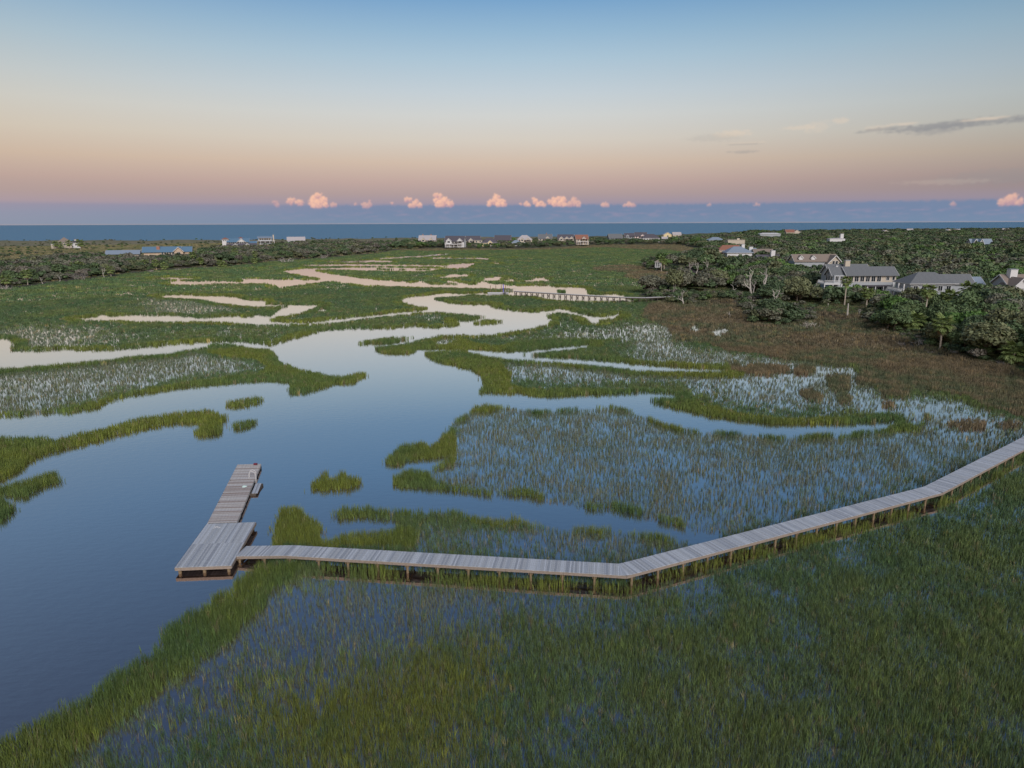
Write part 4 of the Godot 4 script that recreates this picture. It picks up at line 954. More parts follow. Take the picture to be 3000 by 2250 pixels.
# ------------------------------------------------------------------ far footbridge with braced piles, and its float
func far_footbridge() -> void:
	var fb := thing("braced_footbridge", "far footbridge on crossed timber braces over the shallow creek", "footbridge")
	var line := [Vector3(1.3, 2.1, -263.9), Vector3(38.0, 2.0, -241.5), Vector3(47.1, 1.75, -242.0), Vector3(62.0, 1.7, -247.5)]
	for s in 3:
		var a: Vector3 = line[s]
		var b: Vector3 = line[s + 1]
		var d := (b - a).normalized()
		var across := Vector3(-d.z, 0, d.x).normalized()
		var st := begin()
		beam_into(st, a, b, 1.8, 0.06)
		part(fb, "deck", done(st), M.pale_wood)
		for e in [-0.88, 0.88]:
			st = begin()
			beam_into(st, a + across * e + Vector3(0, -0.17, 0), b + across * e + Vector3(0, -0.17, 0), 0.06, 0.26)
			part(fb, "edge_board", done(st), M.dark_wood)
		var n := int(round(a.distance_to(b) / 2.44))
		for i in n:
			var p := a.lerp(b, (i + 0.1) / n)
			var foot := -0.8 if s == 0 else 0.2
			for e in [-0.78, 0.78]:
				st = begin()
				tube_into(st, [Vector3(p.x, foot, p.z) + across * e, p + across * e], [0.13, 0.12], 6)
				part(fb, "pile", done(st), M.dark_wood)
			if s == 0:
				st = begin()
				beam_into(st, p + across * 0.78 + Vector3(0, -0.3, 0), Vector3(p.x, 0.1, p.z) - across * 0.78, 0.07, 0.2)
				beam_into(st, p - across * 0.78 + d * 0.09 + Vector3(0, -0.3, 0), Vector3(p.x, 0.1, p.z) + across * 0.78 + d * 0.09, 0.07, 0.2)
				part(fb, "cross_brace", done(st), M.dark_wood)
	# floating landing with tall guide piles and a railed gangway
	var fl := thing("floating_landing", "pale floating landing with tall guide piles beside the far footbridge", "dock", Vector3(-5.5, 0, -275.3), 0.06)
	part(fl, "deck", box(Vector3(8.4, 0.12, 2.4), Vector3(0, 0.42, 0)), M.white)
	part(fl, "pontoon", box(Vector3(8.2, 0.5, 2.2), Vector3(0, 0.12, 0)), M.siding)
	for x in [-3.0, -0.8, 1.4, 3.1]:
		var st := begin()
		tube_into(st, [Vector3(x, -1, -1.35), Vector3(x, 3.2, -1.35)], [0.15, 0.13], 8)
		part(fl, "guide_pile", done(st), M.pile)
	var st9 := begin()
	tube_into(st9, [Vector3(2.2, 0.4, -1.0), Vector3(2.2, 3.6, -1.0)], [0.16, 0.16], 8)
	part(fl, "blue_marker", done(st9), std(0.10, 0.08, 0.55, 0.6))
	var gw := thing("gangway", "white railed gangway sloping from the landing up to the footbridge", "gangway", Vector3(0.2, 0, -270.0))
	var g0 := Vector3(-3.2, 0.5, -4.4)
	var g1 := Vector3(1.2, 2.0, 5.4)
	var st5 := begin()
	beam_into(st5, g0, g1, 1.1, 0.08)
	part(gw, "deck", done(st5), M.pale_wood)
	for e in [-0.52, 0.52]:
		for y in [0.5, 1.0]:
			st5 = begin()
			beam_into(st5, g0 + Vector3(e, y, 0), g1 + Vector3(e, y, 0), 0.06, 0.06)
			part(gw, "rail", done(st5), M.white)
		for k in 5:
			var p: Vector3 = g0.lerp(g1, k / 4.0) + Vector3(e, 0, 0)
			st5 = begin()
			beam_into(st5, p, p + Vector3(0, 1.0, 0), 0.06, 0.06)
			part(gw, "rail_post", done(st5), M.white)
	# low plank path that leaves the woods
	var wp := thing("woodland_walkway", "pale low plank walkway running out of the dead trees to the lawn", "walkway")
	var pts := [[85.0, -277.2], [89.9, -281.1], [78.3, -242.9], [88.3, -232.6], [111.9, -224.5], [114.9, -222.0]]
	for i in [0, 2, 4]:
		var a := Vector3(pts[i][0], 1.5, pts[i][1])
		var b := Vector3(pts[i + 1][0], 1.5, pts[i + 1][1])
		st5 = begin()
		beam_into(st5, a, b, 1.5, 0.08)
		part(wp, "deck", done(st5), M.pale_wood)
		st5 = begin()
		beam_into(st5, a + Vector3(0, -0.12, 0.72), b + Vector3(0, -0.12, 0.72), 0.06, 0.2)
		part(wp, "edge_board", done(st5), M.pale_wood)
		for k in 5:
			var p := a.lerp(b, k / 4.0)
			part(wp, "pile", box(Vector3(0.2, 2.2, 0.2)), M.dark_wood, Transform3D(Basis.IDENTITY, p + Vector3(0, -1.15, 0.5)))
	# little shelter at the edge of the copse
	var gz := thing("marsh_shelter", "small white open shelter with hipped roof at the edge of the copse", "shelter", Vector3(86.8, ground_height(86.8, -410.0), -410.0), -0.15)
	part(gz, "floor", box(Vector3(3.6, 0.3, 3.6), Vector3(0, 0.3, 0)), M.white)
	for x in [-1.6, -0.55, 0.55, 1.6]:
		for z in [-1.6, 1.6]:
			part(gz, "column", box(Vector3(0.34, 3.1, 0.34), Vector3(x, 1.9, z)), M.white)
	part(gz, "back_wall", box(Vector3(3.3, 2.6, 0.12), Vector3(0, 1.75, -1.4)), M.siding)
	roof_hip(gz, 0, 0, 3.6, 3.6, 3.4, 1.4, 0.4, M.shingle_brown, 0.0)

# ------------------------------------------------------------------ houses
func house(called: String, label: String, x: float, z: float, yaw: float, group := "", base := -1.0) -> Node3D:
	var y := ground_height(x, z) - 0.2 if base < 0.0 else base
	return thing(called, label, "house", Vector3(x, y, z), yaw, group)

func walls(h: Node3D, x: float, z: float, w: float, d: float, y0: float, y1: float, mat: Material) -> void:
	part(h, "wall", box(Vector3(w, y1 - y0, d), Vector3(x, (y0 + y1) * 0.5, z)), mat)

func roof_gable(h: Node3D, x: float, z: float, w: float, d: float, y: float, rise: float, over: float, mat: Material, wall: Material, along_x := true) -> void:
	# two sloping slabs, gable triangles and white verge boards
	var L := (w if along_x else d) * 0.5
	var S := (d if along_x else w) * 0.5
	var t := 0.22
	var f := func(a: float, b: float, c: float) -> Vector3: return Vector3(x + a, y + b, z + c) if along_x else Vector3(x + c, y + b, z + a)
	var slope := rise / S
	var st := begin()
	for e in [-1.0, 1.0]:
		var p: Array = [f.call(-L - over, -slope * over, e * (S + over)), f.call(L + over, -slope * over, e * (S + over)), f.call(L + over, rise, 0.0), f.call(-L - over, rise, 0.0)]
		var q := []
		for v in p:
			q.append(v + Vector3(0, t, 0))
		hexa(st, p, q)
	part(h, "roof", done(st), mat)
	for e in [-1.0, 1.0]:
		st = begin()
		var a: Vector3 = f.call(e * (L - 0.03), 0.0, -S)
		var b: Vector3 = f.call(e * (L - 0.03), 0.0, S)
		var c: Vector3 = f.call(e * (L - 0.03), rise - 0.05, 0.0)
		tri(st, a, b, c)
		part(h, "gable", done(st), wall)
		for s in [-1.0, 1.0]:
			st = begin()
			beam_into(st, f.call(e * (L + over + 0.03), -slope * over + t * 0.3, s * (S + over)), f.call(e * (L + over + 0.03), rise + t * 0.3, 0.0), 0.08, 0.34)
			part(h, "verge_board", done(st), M.white)

func hexa(st: SurfaceTool, p: Array, q: Array) -> void:
	# closed prism between two four-point outlines, both sides drawn
	quad(st, p[0], p[1], p[2], p[3])
	quad(st, q[3], q[2], q[1], q[0])
	for i in 4:
		var j := (i + 1) % 4
		quad(st, p[i], q[i], q[j], p[j])

func roof_hip(h: Node3D, x: float, z: float, w: float, d: float, y: float, rise: float, over: float, mat: Material, ridge := -1.0) -> void:
	var W := w * 0.5 + over
	var D := d * 0.5 + over
	var rl := maxf(0.02, W - D) if ridge < 0.0 else maxf(0.02, ridge)
	var t := 0.18
	var st := begin()
	var c := [Vector3(x - W, y, z + D), Vector3(x + W, y, z + D), Vector3(x + W, y, z - D), Vector3(x - W, y, z - D)]
	var a := Vector3(x - rl, y + rise, z)
	var b := Vector3(x + rl, y + rise, z)
	quad(st, c[0], c[1], b, a)
	quad(st, c[2], c[3], a, b)
	tri(st, c[1], c[2], b)
	tri(st, c[3], c[0], a)
	part(h, "roof", done(st), mat)
	part(h, "eave", box(Vector3(W * 2.0 - 0.04, t, D * 2.0 - 0.04), Vector3(x, y - t * 0.5 - 0.003, z)), M.white)

func window(h: Node3D, x: float, y: float, z: float, w: float, hh: float, side := false, glass: Material = null) -> void:
	# frame with a pane set in it; side windows look along -x
	var st := begin()
	var f := 0.12
	var b := Basis.IDENTITY if not side else Basis(Vector3.UP, -PI / 2)
	var at := Transform3D(b, Vector3(x, y, z))
	for e in [-1.0, 1.0]:
		box_into(st, Vector3(e * (w * 0.5), 0, 0), Vector3(f, hh + f, 0.12))
		box_into(st, Vector3(0, e * hh * 0.5, 0), Vector3(w - f, f, 0.12))
	if w > 1.0:
		box_into(st, Vector3(0, 0, 0), Vector3(0.07, hh - f, 0.1))
	var o := part(h, "window", done(st), M.white, at)
	part(o, "pane", box(Vector3(w - f * 0.5, hh - f * 0.5, 0.05)), glass if glass else M.glass)

func chimney(h: Node3D, x: float, z: float, w: float, y0: float, y1: float, mat: Material) -> void:
	var o := part(h, "chimney", box(Vector3(w, y1 - y0, w * 0.8), Vector3(x, (y0 + y1) * 0.5, z)), mat)
	part(o, "cap", box(Vector3(w + 0.25, 0.18, w * 0.8 + 0.25), Vector3(x, y1 + 0.09, z)), M.siding)

func railing(h: Node3D, a: Vector3, b: Vector3, mat: Material) -> void:
	var st := begin()
	beam_into(st, a + Vector3(0, 1.05, 0), b + Vector3(0, 1.05, 0), 0.12, 0.1)
	beam_into(st, a + Vector3(0, 0.15, 0), b + Vector3(0, 0.15, 0), 0.1, 0.1)
	var n := int(a.distance_to(b) / 0.32)
	for i in n + 1:
		var p := a.lerp(b, float(i) / n)
		beam_into(st, p + Vector3(0, 0.15, 0), p + Vector3(0, 1.0, 0), 0.09, 0.09)
	part(h, "railing", done(st), mat)

func houses() -> void:
	main_house()
	second_house()
	right_edge_house()
	wood_houses()
	west_houses()
	row_houses()

func main_house() -> void:
	var h := house("marsh_house", "pale house with long grey roof, tall windows and corner deck above the lawn", 122.4, -243.3, 0.0, "", 1.9)
	# long wing
	walls(h, 3.0, 0.0, 17.0, 7.0, 0.0, 7.7, M.siding)
	part(h, "upper_wall", box(Vector3(17.04, 2.5, 7.04), Vector3(3.0, 6.45, 0.0)), M.cream)
	roof_gable(h, 3.0, 0.0, 17.2, 7.4, 7.7, 2.5, 0.55, M.shingle, M.siding, true)
	# raised rear ridge
	walls(h, -3.0, -5.0, 13.0, 6.0, 0.0, 7.9, M.siding)
	roof_gable(h, -2.5, -4.6, 14.0, 7.0, 7.9, 2.9, 0.5, M.shingle, M.siding, true)
	# gable end facing the creek on the left
	walls(h, -7.6, -0.6, 4.6, 7.4, 0.0, 7.6, M.siding)
	roof_gable(h, -7.4, -0.6, 5.4, 5.6, 7.6, 2.4, 0.5, M.shingle, M.siding, true)
	for i in 6:
		window(h, -4.2 + i * 1.95, 6.35, 3.56, 1.45, 1.95)
	window(h, 8.6, 6.5, 3.56, 1.1, 1.3)
	window(h, 10.6, 6.5, 3.56, 0.9, 1.3)
	for i in 3:
		window(h, -9.94, 6.3, -2.4 + i * 1.8, 1.3, 2.0, true)
	window(h, -8.9, 6.3, 3.13, 1.2, 2.0)
	window(h, -7.2, 6.3, 3.13, 1.2, 2.0)
	for i in 4:
		window(h, -3.5 + i * 3.2, 2.6, 3.56, 1.3, 1.4)
	chimney(h, -3.2, -2.6, 1.7, 8.0, 12.3, M.cream)
	chimney(h, -7.0, -2.0, 0.7, 8.4, 10.6, M.white)
	# corner deck
	part(h, "deck", box(Vector3(6.4, 0.35, 5.2), Vector3(-11.2, 4.75, 3.2)), M.white)
	railing(h, Vector3(-14.3, 4.9, 5.7), Vector3(-8.1, 4.9, 5.7), M.white)
	railing(h, Vector3(-14.3, 4.9, 0.7), Vector3(-14.3, 4.9, 5.7), M.white)
	for p in [[-14.1, 5.5], [-11.2, 5.5], [-8.3, 5.5], [-14.1, 0.9]]:
		part(h, "deck_post", box(Vector3(0.3, 4.6, 0.3), Vector3(p[0], 2.3, p[1])), M.white)
	# lower porch
	part(h, "porch_roof", box(Vector3(9.0, 0.25, 3.2), Vector3(4.5, 4.1, 5.0)), M.shingle_dark)
	for i in 4:
		part(h, "porch_post", box(Vector3(0.25, 4.0, 0.25), Vector3(0.4 + i * 2.75, 2.0, 6.4)), M.white)
	part(h, "porch_deck", box(Vector3(9.0, 0.3, 3.2), Vector3(4.5, 1.3, 5.0)), M.siding)

func second_house() -> void:
	var h := house("hipped_house", "pale house with broad hipped grey roof half hidden behind palms", 137.7, -229.0, 0.0, "", 2.7)
	walls(h, 0, 0, 14.5, 9.0, 0.0, 5.2, M.siding)
	roof_hip(h, 0, 0, 14.5, 9.0, 5.2, 3.4, 0.8, M.shingle)
	walls(h, 10.0, -1.5, 9.0, 6.0, 0.0, 5.0, M.siding)
	roof_gable(h, 9.0, -1.5, 12.0, 6.4, 5.0, 2.6, 0.5, M.shingle, M.siding, true)
	walls(h, 16.5, -2.5, 6.0, 5.0, 0.0, 4.6, M.siding)
	roof_gable(h, 16.0, -2.5, 7.0, 5.4, 4.6, 2.0, 0.4, M.metal_slate, M.siding, true)
	for i in 5:
		window(h, -5.6 + i * 2.7, 3.6, 4.56, 1.5, 1.7)
	for i in 2:
		window(h, -7.31, 3.6, -2.0 + i * 3.0, 1.5, 1.8, true)
	for i in 3:
		part(h, "column", box(Vector3(0.35, 4.9, 0.35), Vector3(-8.8, 2.5, -3.0 + i * 3.2)), M.white)
	part(h, "deck", box(Vector3(3.0, 0.3, 8.6), Vector3(-8.4, 2.4, 0)), M.white)
	railing(h, Vector3(-9.8, 2.5, -4.2), Vector3(-9.8, 2.5, 4.2), M.white)
	part(h, "stair", box(Vector3(2.6, 0.4, 4.0), Vector3(0.5, 1.2, 6.6)), M.siding)

func right_edge_house() -> void:
	var h := house("chimney_house", "brown-roofed house with big white chimney behind the trees, right edge", 164.7, -223.4, 0.0, "", 1.9)
	walls(h, 0, 0, 12.0, 9.0, 0.0, 5.6, M.siding)
	roof_gable(h, 0, 0, 12.0, 9.0, 5.6, 3.2, 0.6, M.shingle_brown, M.siding, true)
	walls(h, -4.0, 4.4, 6.0, 5.0, 0.0, 5.0, M.siding)
	roof_gable(h, -4.0, 4.0, 6.4, 6.5, 5.0, 3.2, 0.6, M.shingle_brown, M.white, false)
	chimney(h, -3.4, 1.2, 2.3, 5.6, 10.6, M.white)
	window(h, -4.0, 4.0, 6.96, 1.6, 1.6)
	window(h, 2.0, 3.8, 4.56, 1.4, 1.5)

func wood_houses() -> void:
	# roofs that show above the canopy, each at its own distance
	var g := "houses among the woods"
	var h := house("dormer_house", "brown-grey roofed house with dormers and a cream gable, behind the pale house", 147.6, -342.8, 0.0, g, 2.0)
	walls(h, 1.5, 0, 21.0, 8.0, 0.0, 7.0, M.siding)
	roof_gable(h, 1.5, 0, 21.0, 8.0, 7.0, 3.0, 0.5, M.shingle_brown, M.cream, true)
	walls(h, 9.6, 4.4, 6.0, 4.0, 0.0, 6.4, M.cream)
	roof_gable(h, 9.6, 3.4, 6.4, 6.4, 6.4, 3.3, 0.6, M.shingle_brown, M.cream, false)
	for e in [-0.75, 0.75]:
		window(h, 9.6 + e, 6.4, 6.66, 1.0, 1.7)
	for x in [-6.0, 0.0]:
		walls(h, x, 2.6, 1.8, 2.4, 7.6, 8.4, M.white)
		roof_gable(h, x, 2.0, 2.2, 3.4, 8.4, 1.1, 0.25, M.shingle_brown, M.white, false)
	h = house("blue_roof_house", "house with pale blue hipped metal roof and white chimney in the woods", 156.1, -481.0, 0.0, g, 2.2)
	walls(h, 0, 0, 17.0, 12.0, 0.0, 5.2, M.white)
	roof_hip(h, 0, 0, 17.0, 12.0, 5.2, 4.0, 0.8, M.metal_slate)
	walls(h, -2.0, -9.0, 18.0, 7.0, 0.0, 6.5, M.tan)
	roof_hip(h, -2.0, -9.0, 18.0, 7.0, 6.5, 3.4, 0.6, M.shingle_red)
	chimney(h, 4.0, -0.5, 2.0, 7.0, 10.6, M.white)
	h = house("brown_roof_house", "low house with brown roof and a small blue wing in the woods", 178.4, -494.3, 0.0, g, 2.2)
	walls(h, 0, 0, 13.0, 8.0, 0.0, 4.2, M.siding)
	roof_gable(h, 0, 0, 13.0, 8.0, 4.2, 2.6, 0.6, M.shingle_brown, M.siding, true)
	walls(h, -3.5, -7.0, 8.0, 6.0, 0.0, 5.0, M.white)
	roof_hip(h, -3.5, -7.0, 8.0, 6.0, 5.0, 2.4, 0.5, M.metal_slate)
	chimney(h, -6.0, -7.0, 2.6, 4.8, 8.2, M.white)
	h = house("dark_roof_house", "dark-roofed house with a broad white chimney left of the dormers", 150.6, -405.7, 0.0, g, 2.0)
	walls(h, -1.0, 0, 12.0, 8.0, 0.0, 4.6, M.siding)
	roof_gable(h, -1.0, 0, 12.0, 8.0, 4.6, 2.4, 0.6, M.shingle_dark, M.siding, true)
	chimney(h, 1.4, 1.6, 2.3, 4.6, 9.6, M.white)
	h = house("flat_cream_house", "cream flat-topped house standing out of the woods near the houses' end", 225.7, -704.1, 0.0, g, 2.4)
	walls(h, 0, 0, 17.0, 9.0, 0.0, 7.6, M.cream)
	part(h, "parapet", box(Vector3(17.3, 0.5, 9.3), Vector3(0, 7.85, 0)), M.cream)
	chimney(h, 3.0, 0, 2.4, 8.0, 9.6, M.cream)
	h = house("slate_roof_house", "grey-blue hipped roof low among the trees left of the cream house", 247.2, -846.6, 0.0, g, 2.4)
	walls(h, 0, 0, 18.0, 11.0, 0.0, 4.6, M.siding)
	roof_hip(h, 0, 0, 18.0, 11.0, 4.6, 3.4, 0.8, M.metal_slate)
	h = house("white_chimney_house", "white house with a tall chimney alone in the middle of the woods", 362.9, -780.2, 0.0, g, 2.4)
	walls(h, 0, 0, 17.0, 8.0, 0.0, 7.2, M.white)
	roof_hip(h, 0, 0, 17.0, 8.0, 7.2, 0.8, 0.3, M.shingle_pale)
	chimney(h, 6.0, 0, 3.4, 6.0, 12.4, M.white)
	h = house("twin_gable_house", "pale blue house with two steep gables deep in the right-hand woods", 442.1, -658.0, 0.0, g, 2.2)
	walls(h, 0, 0, 20.0, 8.0, 0.0, 5.2, M.siding)
	roof_gable(h, 0, 0, 20.0, 8.0, 5.2, 4.2, 0.5, M.metal_slate, M.siding, true)
	for x in [-7.4, -1.6]:
		walls(h, x, 3.6, 4.6, 3.0, 0.0, 5.0, M.siding)
		roof_gable(h, x, 2.6, 5.0, 5.6, 5.0, 4.4, 0.4, M.metal_slate, M.siding, false)
		window(h, x, 6.4, 5.46, 1.2, 1.6)
	h = house("long_white_house", "long low white-roofed house near the sea end of the woods", 425.1, -1152.5, 0.0, g, 2.6)
	walls(h, 0, 0, 34.0, 11.0, 0.0, 6.6, M.siding)
	roof_hip(h, 0, 0, 34.0, 11.0, 6.6, 1.6, 0.6, M.white)
	h = house("red_roof_house", "red-roofed cream houses breaking the skyline above the woods", 534.5, -1332.0, 0.0, g, 3.0)
	walls(h, 0, 0, 26.0, 11.0, 0.0, 6.5, M.cream)
	roof_gable(h, -5.0, 0, 16.0, 11.0, 6.5, 4.5, 0.6, M.shingle_red, M.cream, true)
	roof_gable(h, 7.5, 0, 12.0, 9.0, 6.5, 4.0, 0.6, M.shingle_red, M.cream, false)
	var k := 0
	for s in [[931.4, -1636.2, 1], [965.8, -1546.7, 0], [1021.9, -1605.3, 2], [754.1, -1412.5, 0], [1068.4, -1513.3, 2], [265.4, -1190.3, 3], [280.4, -1187.2, 0]]:
		var lab: Array = ["tiny cream cottage on the far shore above the woods, first from the left pair", "tiny cream cottage on the far shore above the woods, the lone middle one", "tiny cottage of the close pair on the far right shore, the left", "tiny cottage of the close pair on the far right shore, the right", "tiny cottage farthest right on the shore", "tiny yellow-white cottage on the shore left of the woods, nearer the row", "tiny yellow-white cottage on the shore left of the woods, nearer the trees"]
		var order: Array = [1, 2, 3, 0, 4, 5, 6]
		h = house("shore_cottage", lab[order[k]], s[0], s[1], 0.0, "cottages on the far shore")
		var wm: Material = [M.cream, M.yellow, M.white, M.yellow][s[2]]
		walls(h, 0, 0, 14.0, 9.0, 0.0, 6.0, wm)
		roof_gable(h, 0, 0, 14.0, 9.0, 6.0, 4.0, 0.5, M.shingle_pale, wm, k % 2 == 0)
		window(h, 0, 4.0, 4.56, 2.4, 1.8)
		k += 1

func west_houses() -> void:
	var h := house("pyramid_roof_house", "cream house with steep brown pyramid roof out on the dunes, far left", -499.9, -780.0, 0.55)
	walls(h, 0, 0, 13.0, 12.0, 0.0, 6.6, M.cream)
	roof_hip(h, 0, 0, 13.0, 12.0, 6.6, 5.6, 0.9, M.shingle_brown, 0.2)
	walls(h, -9.5, 2.0, 7.0, 7.0, 0.0, 4.6, M.cream)
	part(h, "parapet", box(Vector3(7.3, 0.4, 7.3), Vector3(-9.5, 4.8, 2.0)), M.white)
	walls(h, 10.5, 0.0, 8.5, 7.0, 0.0, 6.0, M.white)
	roof_hip(h, 10.5, 0.0, 8.5, 7.0, 6.0, 2.4, 0.5, M.shingle_dark)
	walls(h, 10.3, 0.0, 1.8, 1.8, 8.2, 9.6, M.white)
	roof_hip(h, 10.3, 0.0, 1.8, 1.8, 9.6, 0.9, 0.3, M.shingle_dark)
	for i in 3:
		window(h, -3.6 + i * 3.6, 4.4, 6.06, 1.6, 1.9)
	window(h, 10.5, 4.0, 3.56, 1.8, 1.6)
	h = house("blue_roof_hall", "tan hall with long blue metal roof and brick chimney behind the left trees", -278.9, -560.0, 0.32)
	walls(h, -2.0, 0, 26.0, 9.0, 0.0, 4.8, M.tan)
	roof_gable(h, -2.0, 0, 27.0, 9.6, 4.8, 3.6, 0.8, M.metal_blue, M.tan, true)
	walls(h, 10.5, 3.0, 6.5, 7.0, 0.0, 5.0, M.tan)
	roof_gable(h, 10.5, 2.4, 7.0, 8.6, 5.0, 3.2, 0.7, M.metal_blue, M.tan, false)
	walls(h, 15.5, -1.0, 8.0, 8.0, 0.0, 4.8, M.tan)
	roof_gable(h, 15.0, -1.0, 9.0, 8.4, 4.8, 3.4, 0.6, M.metal_blue, M.tan, true)
	chimney(h, -4.6, 2.2, 2.3, 4.0, 8.9, M.brick)
	for i in 6:
		window(h, -1.6 + i * 1.9, 2.6, 4.56, 1.1, 3.0)
	for i in 7:
		part(h, "column", box(Vector3(0.3, 4.6, 0.3), Vector3(-2.5 + i * 1.9, 2.3, 5.2)), M.cream)
	window(h, 10.5, 3.0, 6.56, 2.4, 2.4)
	h = house("slate_roof_barn", "low barn with long slate-blue roof just left of the tan hall", -311.5, -558.0, 0.3)
	walls(h, 0, 0, 23.0, 8.0, 0.0, 3.4, M.cream)
	roof_gable(h, 0, 0, 23.5, 9.0, 3.4, 2.6, 0.7, M.metal_slate, M.cream, true)
	h = house("cupola_house", "white beach house with blue roof, glazed gable and two dark hipped towers", -325.4, -830.0, 0.35)
	walls(h, 0, 0, 23.0, 10.0, 0.0, 5.6, M.cream)
	roof_gable(h, 0, 0, 24.0, 11.0, 5.6, 3.8, 0.7, M.metal_blue, M.cream, true)
	walls(h, 3.6, 5.0, 8.0, 4.0, 0.0, 5.6, M.white)
	roof_gable(h, 3.6, 4.0, 9.0, 8.0, 5.6, 4.0, 0.7, M.metal_blue, M.white, false)
	walls(h, -14.0, 0, 7.0, 7.0, 0.0, 8.8, M.white)
	roof_hip(h, -14.0, 0, 7.0, 7.0, 8.8, 2.0, 0.9, M.shingle_red, 0.1)
	walls(h, 3.0, -3.0, 7.0, 6.0, 6.0, 9.0, M.white)
	roof_hip(h, 3.0, -3.0, 7.0, 6.0, 9.0, 2.0, 0.9, M.shingle_red, 0.3)
	for i in 4:
		window(h, 0.6 + i * 2.0, 4.0, 7.06, 1.3, 3.2)
	for i in 4:
		window(h, -9.5 + i * 2.2, 3.9, 5.06, 1.3, 2.4)
	for i in 3:
		window(h, -16.0 + i * 2.0, 7.3, 3.56, 1.1, 1.5)
	walls(h, 4.0, 9.0, 32.0, 4.0, 0.0, 1.6, M.white)
	roof_gable(h, 4.0, 9.0, 33.0, 6.0, 1.6, 2.2, 0.5, M.shingle_dark, M.white, true)
	for x in [-3.0, 10.0]:
		roof_gable(h, x, 11.0, 7.0, 5.0, 1.4, 2.4, 0.5, M.shingle_dark, M.white, false)
	walls(h, 16.0, 2.0, 8.0, 8.0, 0.0, 3.6, M.siding)
	roof_gable(h, 16.0, 2.0, 9.0, 9.0, 3.6, 2.6, 0.5, M.metal_blue, M.siding, true)
	h = house("sunset_window_house", "white house whose broad upper windows mirror the orange sunset", -318.1, -900.0, 0.35)
	walls(h, 0, 0, 16.0, 9.0, 0.0, 8.8, M.siding)
	roof_gable(h, 0, 0, 16.6, 9.6, 8.6, 1.6, 0.7, M.metal_slate, M.siding, true)
	for i in 5:
		window(h, -5.6 + i * 2.8, 7.0, 4.56, 2.4, 2.6, false, M.mirror_glass)
	part(h, "deck", box(Vector3(24.0, 0.5, 7.0), Vector3(0, 4.8, 6.0)), M.white)
	for i in 5:
		part(h, "deck_post", box(Vector3(0.5, 4.8, 0.5), Vector3(-11.0 + i * 5.5, 2.4, 9.0)), M.white)
	chimney(h, 10.6, 0, 1.5, 0.0, 12.4, M.cream)
	h = house("long_grey_house", "long plain grey-lilac house low on the sea's edge behind the left trees", -279.4, -905.0, 0.3)
	walls(h, 0, 0, 21.0, 9.0, 0.0, 5.2, M.siding)
	roof_gable(h, 0, 0, 22.0, 9.0, 5.2, 4.4, 0.4, M.shingle_pale, M.siding, true)
	window(h, -4.0, 3.6, 4.56, 2.0, 1.5)

